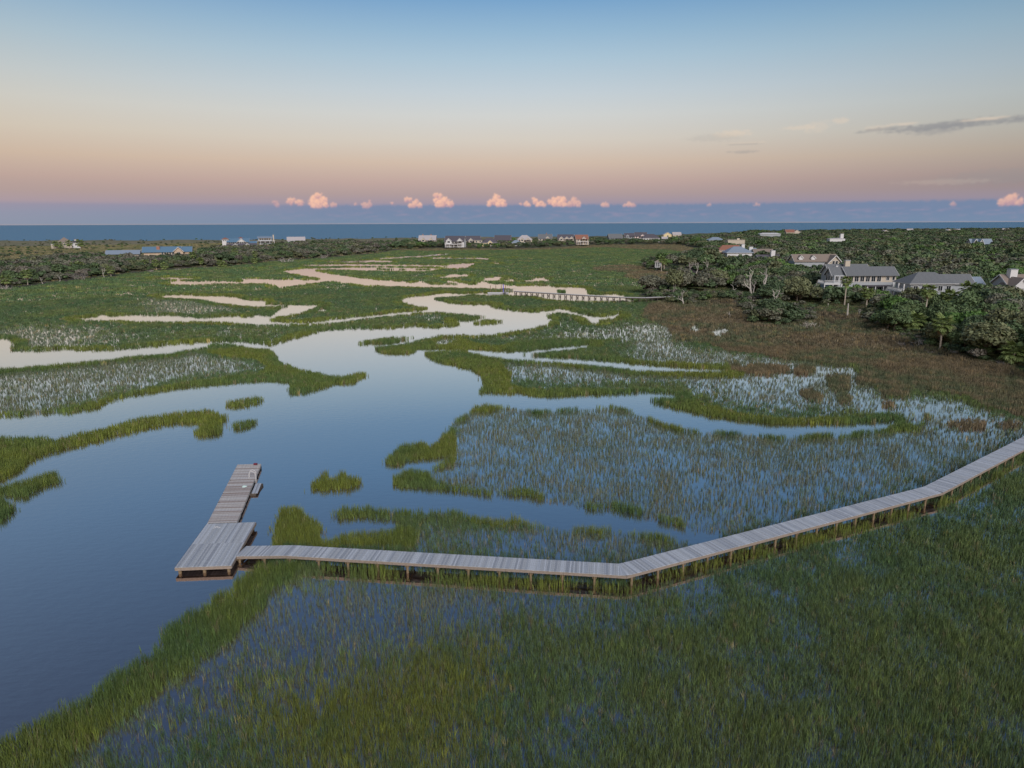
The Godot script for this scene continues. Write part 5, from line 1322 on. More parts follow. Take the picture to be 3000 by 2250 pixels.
func row_houses() -> void:
	# x, z, width, ridge height above the sea, roof, wall, small gables, chimneys, hipped, label
	var R := [
		[-105.5, -880.0, 20.8, 12.9, M.shingle_pale, M.cream, [-0.22, 0.24], [-0.3, 0.2], false, "cream beach house with pale roof and two chimneys, first of the row"],
		[-62.3, -775.0, 21.3, 13.9, M.shingle_dark, M.white, [-0.28, 0.3], [], false, "tall white stilted beach house standing nearest the marsh in the row"],
		[-47.5, -850.0, 18.4, 12.6, M.shingle_dark, M.cream, [-0.15, 0.25], [], false, "dark-roofed beach house with two cream dormers right behind the tall white one"],
		[-39.0, -820.0, 9.5, 11.3, M.shingle_dark, M.cream, [], [], true, "small dark hip-roofed house right of the tall white house"],
		[-25.2, -800.0, 17.6, 11.2, M.shingle_dark, M.yellow, [0.0], [], true, "yellow beach house with dark hipped roof and one dormer"],
		[-10.9, -885.0, 20.2, 12.6, M.shingle_dark, M.cream, [], [], false, "beach house showing a plain dark slab of roof, mid row"],
		[5.5, -810.0, 10.0, 8.4, M.metal_slate, M.white, [], [], true, "little house with pale blue hipped roof in the middle of the row"],
		[15.8, -850.0, 17.3, 13.4, M.shingle_pale, M.cream, [-0.2, 0.2], [], true, "pale-roofed cream beach house right of the little blue roof"],
		[43.4, -900.0, 16.8, 13.6, M.shingle, M.cream, [0.2], [0.1], false, "grey-roofed beach house with one cream gable and a ridge chimney"],
		[69.6, -900.0, 20.0, 13.1, M.shingle_dark, M.cream, [-0.3, 0.05, 0.35], [], false, "beach house with three cream gables under dark roofs"],
		[84.9, -850.0, 15.2, 13.5, M.shingle_red, M.cream, [0.1], [], false, "russet-roofed cream beach house in the right half of the row"],
		[144.9, -980.0, 18.8, 12.5, M.shingle, M.siding, [], [], false, "plain grey-roofed house after the gap in the row"],
		[171.7, -1020.0, 13.7, 12.7, M.shingle_dark, M.siding, [-0.2], [], false, "dark-roofed house on the left of the last close group"],
		[184.7, -1000.0, 16.7, 14.2, M.shingle_dark, M.pink, [0.15], [], false, "pink-walled dark-roofed house, tallest of the last close group"],
		[192.2, -965.0, 23.1, 12.5, M.shingle_dark, M.white, [], [], true, "long white house with dark hipped roof and many windows, end of the row"],
		[209.4, -955.0, 7.0, 8.8, M.shingle_pale, M.yellow, [], [], false, "small yellow house at the very end of the row beside the woods"],
	]
	for q in R:
		var w: float = q[2]
		var h := house("beach_house", q[9], q[0], q[1], rng.randf_range(-0.12, 0.2), "beach houses in the far row", 1.8)
		var top: float = q[3] - 1.8
		var rise := minf(5.4, w * 0.30)
		var eave := top - rise
		var d := w * 0.62
		walls(h, 0, 0, w, d, 0.0, eave, q[5])
		if q[8]:
			roof_hip(h, 0, 0, w, d, eave, rise, 0.7, q[4])
		else:
			roof_gable(h, 0, 0, w, d, eave, rise, 0.7, q[4], q[5], true)
		for gx in q[6]:
			var gw := w * 0.27
			walls(h, gx * w, d * 0.5, gw, 3.0, 0.0, eave + 0.3, q[5])
			roof_gable(h, gx * w, d * 0.5 - 1.6, gw + 0.3, 6.0, eave + 0.3, gw * 0.5, 0.4, q[4], q[5], false)
			window(h, gx * w, eave - 0.8, d * 0.5 + 1.56, gw * 0.5, 1.9)
		for cx in q[7]:
			chimney(h, cx * w, -0.5, 1.3, eave + rise * 0.6, top + 1.5, M.brick)
		var n := int(w / 3.4)
		for fl in [eave - 1.7, eave - 4.8]:
			if fl < 1.4:
				continue
			for i in n:
				window(h, ((i + 0.5) / n - 0.5) * w * 0.92, fl, d * 0.5 + 0.06, 1.5, 1.7)
		if w > 15.0:
			part(h, "porch_deck", box(Vector3(w * 0.9, 0.4, 3.0), Vector3(0, eave - 3.2, d * 0.5 + 3.2)), M.white)
			part(h, "porch_roof", box(Vector3(w * 0.5, 0.25, 3.2), Vector3(w * 0.2, eave - 0.4, d * 0.5 + 3.2)), q[4])
			for i in 5:
				part(h, "porch_post", box(Vector3(0.35, maxf(eave - 3.2, 0.5), 0.35), Vector3((i / 4.0 - 0.5) * w * 0.86, maxf(eave - 3.2, 0.5) * 0.5, d * 0.5 + 4.5)), M.white)

# ------------------------------------------------------------------ trees
func crown_mesh(sd: int, clumps: int, leaves: int, leaf: float, flat := 0.78) -> ArrayMesh:
	var r := RandomNumberGenerator.new()
	r.seed = sd
	var v := PackedVector3Array()
	var n := PackedVector3Array()
	var c := PackedColorArray()
	for k in clumps:
		var d := Vector3(r.randfn(), absf(r.randfn()) * 0.9 - 0.22, r.randfn()).normalized()
		var cr := r.randf_range(0.20, 0.36)
		var p := Vector3(d.x, d.y * flat, d.z) * (1.0 - cr) * r.randf_range(0.70, 1.08)
		var tone := r.randf_range(0.62, 1.34)
		for i in leaves:
			var o := Vector3(r.randfn(), r.randfn() * 0.9 + 0.35, r.randfn()).normalized()
			var q := p + o * Vector3(1, 0.72, 1) * cr * pow(r.randf(), 0.4)
			var nn := (o + Vector3(r.randfn(), r.randfn() + 0.6, r.randfn()) * 0.55).normalized()
			var a := nn.cross(Vector3(r.randfn(), r.randfn(), r.randfn())).normalized() * leaf * r.randf_range(0.6, 1.25)
			var b := nn.cross(a) * r.randf_range(0.5, 0.9)
			var t := tone * r.randf_range(0.84, 1.16)
			var col := Color(t * r.randf_range(0.9, 1.15), t, t * r.randf_range(0.85, 1.1))
			for w in [q - a, q + b, q + a, q - a, q + a, q - b]:
				v.append(w)
				n.append(nn)
				c.append(col)
	var arr := []
	arr.resize(Mesh.ARRAY_MAX)
	arr[Mesh.ARRAY_VERTEX] = v
	arr[Mesh.ARRAY_NORMAL] = n
	arr[Mesh.ARRAY_COLOR] = c
	var m := ArrayMesh.new()
	m.add_surface_from_arrays(Mesh.PRIMITIVE_TRIANGLES, arr)
	return m

func trunk_mesh(sd: int) -> ArrayMesh:
	# for a crown of radius 1 centred 0.84 above the ground
	var r := RandomNumberGenerator.new()
	r.seed = sd
	var st := begin()
	var fork := Vector3(r.randf_range(-0.08, 0.08), 0.42, r.randf_range(-0.08, 0.08))
	tube_into(st, [Vector3(0, -0.1, 0), fork * 0.5 + Vector3(0.03, 0, 0), fork], [0.075, 0.058, 0.05], 7)
	for k in 6:
		var a := TAU * k / 6.0 + r.randf()
		var e := Vector3(cos(a) * r.randf_range(0.4, 0.75), r.randf_range(0.65, 1.1), sin(a) * r.randf_range(0.4, 0.75))
		var m := fork.lerp(e, 0.5) + Vector3(0, 0.1, 0)
		tube_into(st, [fork, m, e], [0.036, 0.024, 0.008], 5)
	return done(st)

func in_poly(x: float, z: float, poly: PackedVector2Array) -> bool:
	return Geometry2D.is_point_in_polygon(Vector2(x, z), poly)

func poly2(a: Array) -> PackedVector2Array:
	var p := PackedVector2Array()
	for i in range(0, a.size(), 2):
		p.append(Vector2(a[i], a[i + 1]))
	return p

func clear_of_houses(x: float, z: float, r: float) -> bool:
	for h in keep_clear:
		var d := Vector2(x - h[0], z - h[1])
		if d.length() < h[2] + r * 0.6:
			return false
	return true

# x, z, radius: ground that stays free of tall trees (houses and the open yard before them)
var keep_clear := []

func low_before_houses(x: float, z: float) -> float:
	# tallest tree that grows in the yards in front of a house: x, z of the house, half width, depth of yard, tallest
	var best := 99.0
	for y in yards:
		var c := Vector2(y[0], y[1])
		var to := (-c).normalized()
		var p := Vector2(x, z) - c
		var along := p.dot(to)
		var side := absf(p.dot(Vector2(-to.y, to.x)))
		if along > -4.0 and along < y[3] and side < y[2]:
			best = minf(best, y[4])
	return best

var yards := []
# x, z, radius, share of trees that have died back
var gappy := [[81.6, -215.2, 20.0, 0.6], [67.0, -255.4, 24.0, 0.4], [109.5, -249.5, 16.0, 0.6], [115.7, -434.0, 34.0, 0.55], [101.2, -301.5, 24.0, 0.4]]

func woods() -> void:
	for h in [[122.4, -243.3, 11.0], [114.7, -243.6, 6.0], [129.2, -243.0, 8.0], [137.7, -229.0, 9.0], [150.1, -235.8, 6.0], [164.7, -223.4, 8.0], [147.6, -342.8, 13.0], [156.1, -481.0, 12.0], [178.4, -494.3, 9.0], [150.6, -405.7, 8.0], [225.7, -704.1, 10.0], [247.2, -846.6, 11.0], [362.9, -780.2, 10.0], [442.1, -658.0, 12.0], [425.1, -1152.5, 18.0], [534.5, -1332.0, 15.0], [-278.9, -560.0, 17.0], [-311.5, -558.0, 13.0], [-325.4, -830.0, 20.0], [-318.1, -900.0, 14.0]]:
		keep_clear.append(h)
	for x in [[-105.5, -880.0], [-62.3, -775.0], [-53.5, -850.0], [-39.0, -820.0], [-25.2, -800.0], [-12.9, -880.0], [5.5, -810.0], [13.8, -850.0], [43.4, -900.0], [69.6, -900.0], [84.9, -850.0], [144.9, -980.0], [171.7, -1020.0], [182.7, -1000.0], [190.2, -970.0], [208.4, -960.0]]:
		keep_clear.append([x[0], x[1], 12.0])
		yards.append([x[0], x[1], 13.0, 70.0, 5.6])
	yards.append([122.4, -243.3, 17.0, 30.0, 5.8])
	yards.append([137.7, -229.0, 15.0, 36.0, 4.8])
	yards.append([81.9, -220.1, 17.0, 30.0, 1.7])
	yards.append([68.7, -255.3, 26.0, 22.0, 2.3])
	yards.append([86.8, -410.0, 16.0, 60.0, 1.8])
	yards.append([108.0, -405.0, 16.0, 40.0, 2.8])
	yards.append([164.7, -223.4, 9.0, 24.0, 5.0])
	yards.append([147.6, -342.8, 13.0, 40.0, 7.6])
	yards.append([156.1, -481.0, 11.0, 60.0, 4.8])
	yards.append([178.4, -494.3, 9.0, 40.0, 4.6])
	yards.append([150.6, -405.7, 7.0, 40.0, 4.8])
	yards.append([225.7, -704.1, 11.0, 90.0, 5.5])
	yards.append([247.2, -846.6, 11.0, 90.0, 5.0])
	yards.append([362.9, -780.2, 12.0, 90.0, 5.8])
	yards.append([442.1, -658.0, 12.0, 70.0, 5.0])
	yards.append([425.1, -1152.5, 19.0, 200.0, 5.0])
	yards.append([534.5, -1332.0, 15.0, 250.0, 5.0])
	yards.append([-278.9, -560.0, 19.0, 60.0, 3.6])
	yards.append([-311.5, -558.0, 14.0, 60.0, 3.8])
	yards.append([-325.4, -830.0, 22.0, 120.0, 3.2])
	yards.append([-318.1, -900.0, 12.0, 200.0, 4.6])
	for p in PALMS:
		yards.append([p[0], p[1], 3.4, 18.0, p[2] * 0.34])
	var crowns := []
	for i in 7:
		crowns.append(crown_mesh(100 + i, 84, 66, 0.075))
	var trunks := []
	for i in 4:
		trunks.append(trunk_mesh(200 + i))
	var far_crowns := []
	for i in 5:
		far_crowns.append(crown_mesh(300 + i, 34, 30, 0.15))
	var west := poly2(FOREST_WEST)
	var east := poly2(FOREST_EAST)
	var row := poly2(FOREST_ROW)
	var lawn := poly2(LAWN)
	var all := []   # [apparent size, x, z, radius, height, where, tint]
	var gap := 4.6
	var z := -95.0
	while z > -2200.0:
		var step := gap * (1.0 + maxf(0.0, (-z - 350.0) / 900.0))
		var x := z * 0.85 - 40.0
		while x < -z * 0.95 + 60.0:
			var px := x + rng.randf_range(-0.5, 0.5) * step
			var pz := z + rng.randf_range(-0.5, 0.5) * step
			x += step
			var p := Vector2(px, pz)
			var where := -1
			if in_poly(px, pz, east):
				where = 0
			elif in_poly(px, pz, west):
				where = 1
			elif in_poly(px, pz, row):
				where = 2
			if where < 0:
				if pz < -520.0 and ground_class(px, pz) == GROUND and shore_distance(px, pz) > 40.0 and n1.get_noise_2d(px, pz) > 0.30 and px < -130.0:
					where = 3
				else:
					continue
			var skip := 0.0
			for gq in gappy:
				if Vector2(px - gq[0], pz - gq[1]).length() < gq[2]:
					skip = gq[3]
			if rng.randf() < skip:
				continue
			if where < 2 and ground_class(px, pz) != GROUND:
				continue
			if in_poly(px, pz, lawn) or absf(px) > -pz * 0.83 + 25.0:
				continue
			var h := rng.randf_range(5.2, 8.2)
			if where == 1:
				h = rng.randf_range(3.8, 5.8)
			elif where == 2:
				h = rng.randf_range(3.6, 6.2)
			elif where == 3:
				h = rng.randf_range(1.0, 2.2)
			if land_share(px, pz) < 0.85:
				h *= rng.randf_range(0.5, 0.8)
			h += n3.get_noise_2d(px * 2.0, pz * 2.0) * (2.0 if where != 3 else 0.3) + rng.randfn() * 0.6 + (n1.get_noise_2d(px * 0.8, pz * 0.8) * 3.0 if where == 0 else 0.0)
			h = minf(h, low_before_houses(px, pz) * rng.randf_range(0.7, 1.0))
			var rad := clampf(h * rng.randf_range(0.46, 0.76), 0.9, 5.2) * (1.0 + maxf(0.0, (-pz - 350.0) / 1800.0))
			if not clear_of_houses(px, pz, rad):
				continue
			var tn := n3.get_noise_2d(px * 3.0 + 50.0, pz * 3.0) + rng.randf_range(-0.35, 0.35)
			var tint := 0
			if where == 1:
				tint = 4 if tn > 0.12 else (3 if tn > -0.08 else (0 if tn > -0.3 else 1))
				if rng.randf() < 0.14:
					tint = 5
			else:
				tint = 2 if tn > 0.46 else (1 if tn > 0.1 else (3 if tn > -0.08 else (4 if tn > -0.16 else 0)))
				if rng.randf() < 0.10:
					tint = 4
			all.append([rad / p.length(), px, pz, rad, h, where, tint])
		z -= step * 0.92
	# low shrubs that close the edge of the woods down to the ground
	z = -95.0
	while z > -760.0:
		var step := 2.3 * (1.0 + maxf(0.0, (-z - 200.0) / 300.0))
		var x := z * 0.85 - 20.0
		while x < -z * 0.85 + 20.0:
			var px := x + rng.randf_range(-0.6, 0.6) * step
			var pz := z + rng.randf_range(-0.6, 0.6) * step
			x += step
			if ground_class(px, pz) != GROUND or rng.randf() > 0.8:
				continue
			var share := land_share(px, pz)
			if share > 0.93 or share < 0.25 or in_poly(px, pz, lawn):
				continue
			if not (in_poly(px, pz, east) or in_poly(px, pz, west)) or not clear_of_houses(px, pz, 1.0):
				continue
			var hh := minf(rng.randf_range(1.3, 3.0), low_before_houses(px, pz))
			all.append([hh * 0.62 / Vector2(px, pz).length(), px, pz, hh * rng.randf_range(0.6, 0.95) * (1.0 if pz > -300.0 else 1.4), hh, 0 if px > 0.0 else 1, [0, 1, 3, 4, 5, 1][rng.randi() % 6]])
		z -= step
	all.sort_custom(func(a, b): return a[0] > b[0])
	var kinds := ["live_oak", "live_oak", "wax_myrtle", "live_oak", "live_oak", "lichen_oak"]
	var look := ["dark green", "mid green", "bright green", "olive", "grey-green", "grey-brown"]
	var place := ["in the dense wood right of the marsh", "in the wooded strip left of the marsh", "among the shrubs before the row of beach houses", "out on the dunes"]
	var gname := ["trees of the right-hand wood", "trees of the left-hand strip", "shrubs before the beach houses", "dune shrubs"]
	var proto := {}
	for i in mini(298, all.size()):
		var t: Array = all[i]
		var v := i % 7
		var key := Vector2i(v, t[6])
		var o: Node3D
		if not proto.has(key):
			o = thing(kinds[t[6]], "", "tree")
			part(o, "trunk", trunks[v % 4], M.bark)
			part(o, "crown", crowns[v], M.leaf[t[6]], Transform3D(Basis.IDENTITY, Vector3(0, 0.84, 0)))
			proto[key] = o
		else:
			o = proto[key].duplicate()
			o.name = numbered(kinds[t[6]])
			add_child(o)
		var ys: float = t[4] / 1.62
		o.transform = Transform3D(Basis.from_euler(Vector3(0, rng.randf() * TAU, 0)).scaled(Vector3(t[3], ys, t[3])), Vector3(t[1], ground_height(t[1], t[2]) - 0.1, t[2]))
		o.set_meta("label", "%s %s evergreen tree %s" % ["tall" if t[4] > 6.6 else ("low" if t[4] < 4.6 else "spreading"), look[t[6]], beside(t[1], t[2])])
		o.set_meta("category", "tree")
		o.set_meta("group", "%s %s" % [look[t[6]], gname[t[5]]])
	# the rest of the woods, too many to tell apart
	var root := Node3D.new()
	root.name = "far_woods"
	add_child(root)
	root.set_meta("kind", "stuff")
	root.set_meta("label", "dense evergreen canopy of the farther woods and shrubs")
	root.set_meta("category", "woods")
	var tints := [Color(0.062, 0.100, 0.046), Color(0.082, 0.128, 0.052), Color(0.084, 0.152, 0.038), Color(0.122, 0.138, 0.068), Color(0.128, 0.134, 0.096), Color(0.152, 0.140, 0.114)]
	var bufs := []
	for i in 5:
		bufs.append(PackedFloat32Array())
	for i in range(298, all.size()):
		var t: Array = all[i]
		var a := rng.randf() * TAU
		var ys: float = t[4] / 1.62
		var c: Color = tints[t[6]] * rng.randf_range(0.72, 1.3)
		push(bufs[i % 5], a, t[3], ys, Vector3(t[1], ground_height(t[1], t[2]) + ys * 0.80, t[2]), c)
	for i in 5:
		copies(root, "canopy", far_crowns[i], M.leaf_copy, bufs[i])

func beside(x: float, z: float) -> String:
	# where a tree stands, told by the nearest landmark
	var best := 1e9
	var words := ""
	for m in [[102.0, -219.0, "the pale house's corner deck"], [129.2, -243.0, "the pale house's right wing"], [137.7, -229.0, "the hipped house"], [154.2, -235.6, "the hipped house's far wing"], [164.7, -223.4, "the brown-roofed chimney house"], [147.6, -342.8, "the dormer house"], [150.6, -405.7, "the dark-roofed house"], [156.1, -481.0, "the blue-roofed house"], [92.0, -144.2, "the marsh-edge palm"], [95.4, -127.6, "the squat palm, far right"], [102.8, -192.3, "the short bare palm trunk"], [86.8, -410.0, "the white shelter"], [62.0, -247.5, "the footbridge's landward end"], [74.8, -204.5, "the grey thicket"], [-220.4, -351.4, "the broad grey bush, left strip"], [-224.6, -319.2, "the leftmost marsh-edge palm"], [-222.3, -427.0, "the slim bare pole, left strip"], [-278.9, -560.0, "the tan hall"], [-165.4, -508.9, "the wide dead thicket"], [116.8, -198.5, "the tall slender palm"], [150.3, -214.0, "the two-trunked palm"]]:
		var d := Vector2(x - m[0], z - m[1])
		if d.length() < best:
			best = d.length()
			var to := Vector2(m[0], m[1]).normalized()
			var along := d.dot(to)
			var side := d.dot(Vector2(-to.y, to.x))
			var rel := "right beside"
			if d.length() > 5.0:
				if absf(side) > absf(along):
					rel = ("right of" if side > 0.0 else "left of")
				else:
					rel = ("behind" if along > 0.0 else "in front of")
				if d.length() > 22.0:
					rel = ("well " + rel) if rel != "right beside" else rel
			words = "%s %s" % [rel, m[2]]
	return words

func push(b: PackedFloat32Array, a: float, sx: float, sy: float, o: Vector3, c: Color) -> void:
	var ca := cos(a) * sx
	var sa := sin(a) * sx
	b.append_array(PackedFloat32Array([ca, 0.0, sa, o.x, 0.0, sy, 0.0, o.y, -sa, 0.0, ca, o.z, c.r, c.g, c.b, 1.0]))

func copies(parent: Node, called: String, mesh: Mesh, mat: Material, b: PackedFloat32Array) -> void:
	var n := b.size() / 16
	if n == 0:
		return
	var mm := MultiMesh.new()
	mm.transform_format = MultiMesh.TRANSFORM_3D
	mm.use_colors = true
	mm.mesh = mesh
	mm.instance_count = n
	for i in n:
		var k := i * 16
		mm.set_instance_transform(i, Transform3D(Vector3(b[k], b[k + 4], b[k + 8]), Vector3(b[k + 1], b[k + 5], b[k + 9]), Vector3(b[k + 2], b[k + 6], b[k + 10]), Vector3(b[k + 3], b[k + 7], b[k + 11])))
		mm.set_instance_color(i, Color(b[k + 12], b[k + 13], b[k + 14]))
	var o := MultiMeshInstance3D.new()
	o.name = called
	o.multimesh = mm
	o.material_override = mat
	parent.add_child(o, true)

# ------------------------------------------------------------------ palms
func frond_mesh(sd: int, droop: float) -> ArrayMesh:
	var r := RandomNumberGenerator.new()
	r.seed = sd
	var st := begin()
	var mid := Vector3(0.55, 0.18 - droop * 0.1, 0)
	var end := Vector3(0.95, 0.16 - droop * 0.45, 0)
	tube_into(st, [Vector3.ZERO, mid, end], [0.025, 0.02, 0.015], 4)
	for i in 13:
		var a := lerpf(-1.5, 1.5, i / 12.0)
		var ln := r.randf_range(0.75, 0.95) * (1.0 - 0.18 * absf(a))
		var tip := end + Vector3(cos(a) * ln, -0.15 - droop * 0.5 * cos(a) - r.randf() * 0.2, sin(a) * ln)
		var m := end.lerp(tip, 0.55) + Vector3(0, 0.08, 0)
		var s := Vector3(-sin(a), 0, cos(a)) * 0.12
		quad(st, end, m - s, tip, m + s)
	return done(st)

func palm(label: String, x: float, z: float, h: float, fronds: bool, dead: int, group: String, spread := 1.0) -> void:
	var gy := ground_height(x, z) - 0.15
	var t := thing("cabbage_palm", label, "palm tree", Vector3(x, gy, z), rng.randf() * TAU, group)
	var st := begin()
	var lean := Vector3(rng.randf_range(-0.05, 0.05), 0, rng.randf_range(-0.05, 0.05)) * h
	tube_into(st, [Vector3.ZERO, Vector3(0, h * 0.4, 0) + lean * 0.3, Vector3(0, h, 0) + lean], [0.24, 0.18, 0.2], 8)
	part(t, "trunk", done(st), M.palm_trunk)
	var top := Vector3(0, h, 0) + lean
	if fronds:
		for i in 34:
			var up := 1.0 - i / 34.0
			var b := Basis.from_euler(Vector3(0, i * 2.4, 0)) * Basis.from_euler(Vector3(0, 0, lerpf(-0.75, 1.25, up) + rng.randf_range(-0.15, 0.15)))
			part(t, "frond", frond_live[i % 4], M.frond, Transform3D(b.scaled(Vector3.ONE * spread * rng.randf_range(0.85, 1.1)), top))
	else:
		part(t, "crown", palm_head, M.frond, Transform3D(Basis.IDENTITY.scaled(Vector3.ONE * spread), top))
	if dead > 0:
		var st2 := SurfaceTool.new()
		for i in dead:
			var b := Basis.from_euler(Vector3(0, i * 2.4 + 0.7, 0)) * Basis.from_euler(Vector3(0, 0, -1.15 - rng.randf() * 0.3))
			st2.append_from(frond_live[i % 4], 0, Transform3D(b.scaled(Vector3.ONE * spread * 0.85), top - Vector3(0, 0.15, 0)))
		part(t, "dead_fronds", st2.commit(), M.frond_dead)

# x, z, height, label, dead fronds, spread
var PALMS := [
	[104.7, -214.8, 7.7, "slim cabbage palm in front of the pale house's middle windows", 6, 1.15],
	[112.5, -185.3, 7.7, "tall slender cabbage palm in front of the hipped house", 8, 1.3],
	[121.5, -189.0, 5.2, "stout cabbage palm with a thick skirt of dead fronds", 16, 1.7],
	[92.6, -145.4, 5.7, "cabbage palm on the marsh edge with a long bare trunk", 8, 1.45],
	[159.4, -254.6, 5.2, "cabbage palm standing against the hipped house's roof", 4, 1.4],
	[140.7, -211.3, 6.1, "cabbage palm right of the hipped house with two trunks below", 6, 1.7],
	[100.7, -169.4, 2.4, "low round cabbage palm hiding its trunk in the shrubs", 0, 1.6],
	[134.4, -241.1, 3.8, "shaggy cabbage palm just left of the hipped house", 8, 1.3],
	[109.4, -210.4, 4.5, "short cabbage palm with ragged skirt on the lawn's right end", 10, 1.3],
	[96.1, -128.4, 2.5, "squat broad palm at the marsh edge, far right", 8, 1.5],
]
var frond_live := []
var palm_head: ArrayMesh

func palms() -> void:
	for i in 4:
		frond_live.append(frond_mesh(400 + i, 0.25 + 0.2 * i))
	var st := SurfaceTool.new()
	for i in 26:
		var b := Basis.from_euler(Vector3(0, i * 2.4, 0)) * Basis.from_euler(Vector3(0, 0, lerpf(1.2, -0.8, i / 26.0)))
		st.append_from(frond_live[i % 4], 0, Transform3D(b, Vector3.ZERO))
	palm_head = st.commit()
	var g := "cabbage palms before the right-hand houses"
	for p in PALMS:
		palm(p[3], p[0], p[1], p[2], true, p[4], g, p[5])
	g = "cabbage palms along the left-hand strip"
	var k := 0
	for p in [[-224.6, -319.2, 5.1], [-244.8, -387.4, 3.8], [-239.5, -384.3, 4.1], [-226.4, -427.3, 2.8], [-218.5, -425.3, 3.9], [-211.9, -422.1, 3.6], [-213.0, -463.3, 6.4], [-204.7, -455.7, 3.6], [-205.5, -457.0, 3.2], [-200.7, -504.8, 6.6], [-191.4, -517.2, 4.7], [-179.0, -482.3, 3.3], [-191.5, -455.2, 3.2], [-188.5, -452.7, 2.4], [-224.0, -305.0, 4.4], [-216.0, -371.9, 4.4]]:
		palm("%s cabbage palm from the left along the left-hand wooded strip" % ["third", "fourth", "fifth", "seventh", "eighth", "ninth", "tenth", "eleventh", "twelfth", "fifteenth", "sixteenth", "second last", "thirteenth", "fourteenth", "first", "sixth"][k], p[0], p[1], p[2], false, 4, g, 1.5)
		k += 1
	palm("taller of two palms behind the white shelter", 86.1, -397.3, 7.1, false, 3, "palms by the shelter", 1.4)
	palm("shorter palm close beside the white shelter", 87.7, -397.2, 5.8, false, 3, "palms by the shelter", 1.2)
	palm("dark palm right of the pyramid-roofed house on the dunes", -435.4, -703.3, 7.7, false, 2, "palms by the pyramid-roofed house", 2.6)
	palm("dark palm left of the pyramid-roofed house on the dunes", -500.9, -764.9, 5.7, false, 2, "palms by the pyramid-roofed house", 2.2)
	palm("dark palm in front of the pyramid-roofed house's right corner", -484.7, -763.3, 6.6, false, 2, "palms by the pyramid-roofed house", 2.4)
	palm("dark palm in front of the pyramid-roofed house's left corner", -495.4, -764.3, 4.9, false, 2, "palms by the pyramid-roofed house", 2.3)

# ------------------------------------------------------------------ dead trees
func branch(st: SurfaceTool, r: RandomNumberGenerator, p: Vector3, d: Vector3, ln: float, w: float, depth: int, spread: float) -> void:
	var m := p + d * ln * 0.5 + Vector3(r.randfn(), r.randfn() * 0.5, r.randfn()) * ln * 0.07
	var e := p + d * ln + Vector3(r.randfn(), r.randfn(), r.randfn()) * ln * 0.1
	tube_into(st, [p, m, e], [w, w * 0.8, w * 0.6], 5 if depth > 1 else 3)
	if depth == 0:
		return
	for k in r.randi_range(2, 3):
		var nd := (d + Vector3(r.randfn(), r.randfn() * 0.6 + 0.25, r.randfn()) * spread).normalized()
		branch(st, r, m.lerp(e, r.randf_range(0.2, 1.0)), nd, ln * r.randf_range(0.55, 0.8), w * 0.58, depth - 1, spread)

func snag_mesh(sd: int, depth: int, spread: float, stems := 1) -> ArrayMesh:
	# about 1 high
	var r := RandomNumberGenerator.new()
	r.seed = sd
	var st := begin()
	for s in stems:
		var p := Vector3.ZERO if stems == 1 else Vector3(r.randf_range(-0.3, 0.3), 0, r.randf_range(-0.3, 0.3))
		var d := Vector3(r.randfn() * 0.18, 1, r.randfn() * 0.18).normalized() if stems == 1 else Vector3(r.randfn() * 0.6, 1, r.randfn() * 0.6).normalized()
		branch(st, r, p, d, 0.42 if stems == 1 else 0.36, 0.042 if stems == 1 else 0.02, depth, spread)
	return done(st)

func snag(called: String, label: String, mesh: Mesh, x: float, z: float, h: float, mat: Material, group: String, wide := 1.0, lean := 0.0) -> void:
	var t := thing(called, label, "dead tree", Vector3(x, ground_height(x, z) - 0.1, z), 0.0, group)
	part(t, "branches", mesh, mat, Transform3D(Basis.from_euler(Vector3(0, rng.randf() * TAU, lean)).scaled_local(Vector3(h * wide, h, h * wide)), Vector3.ZERO))

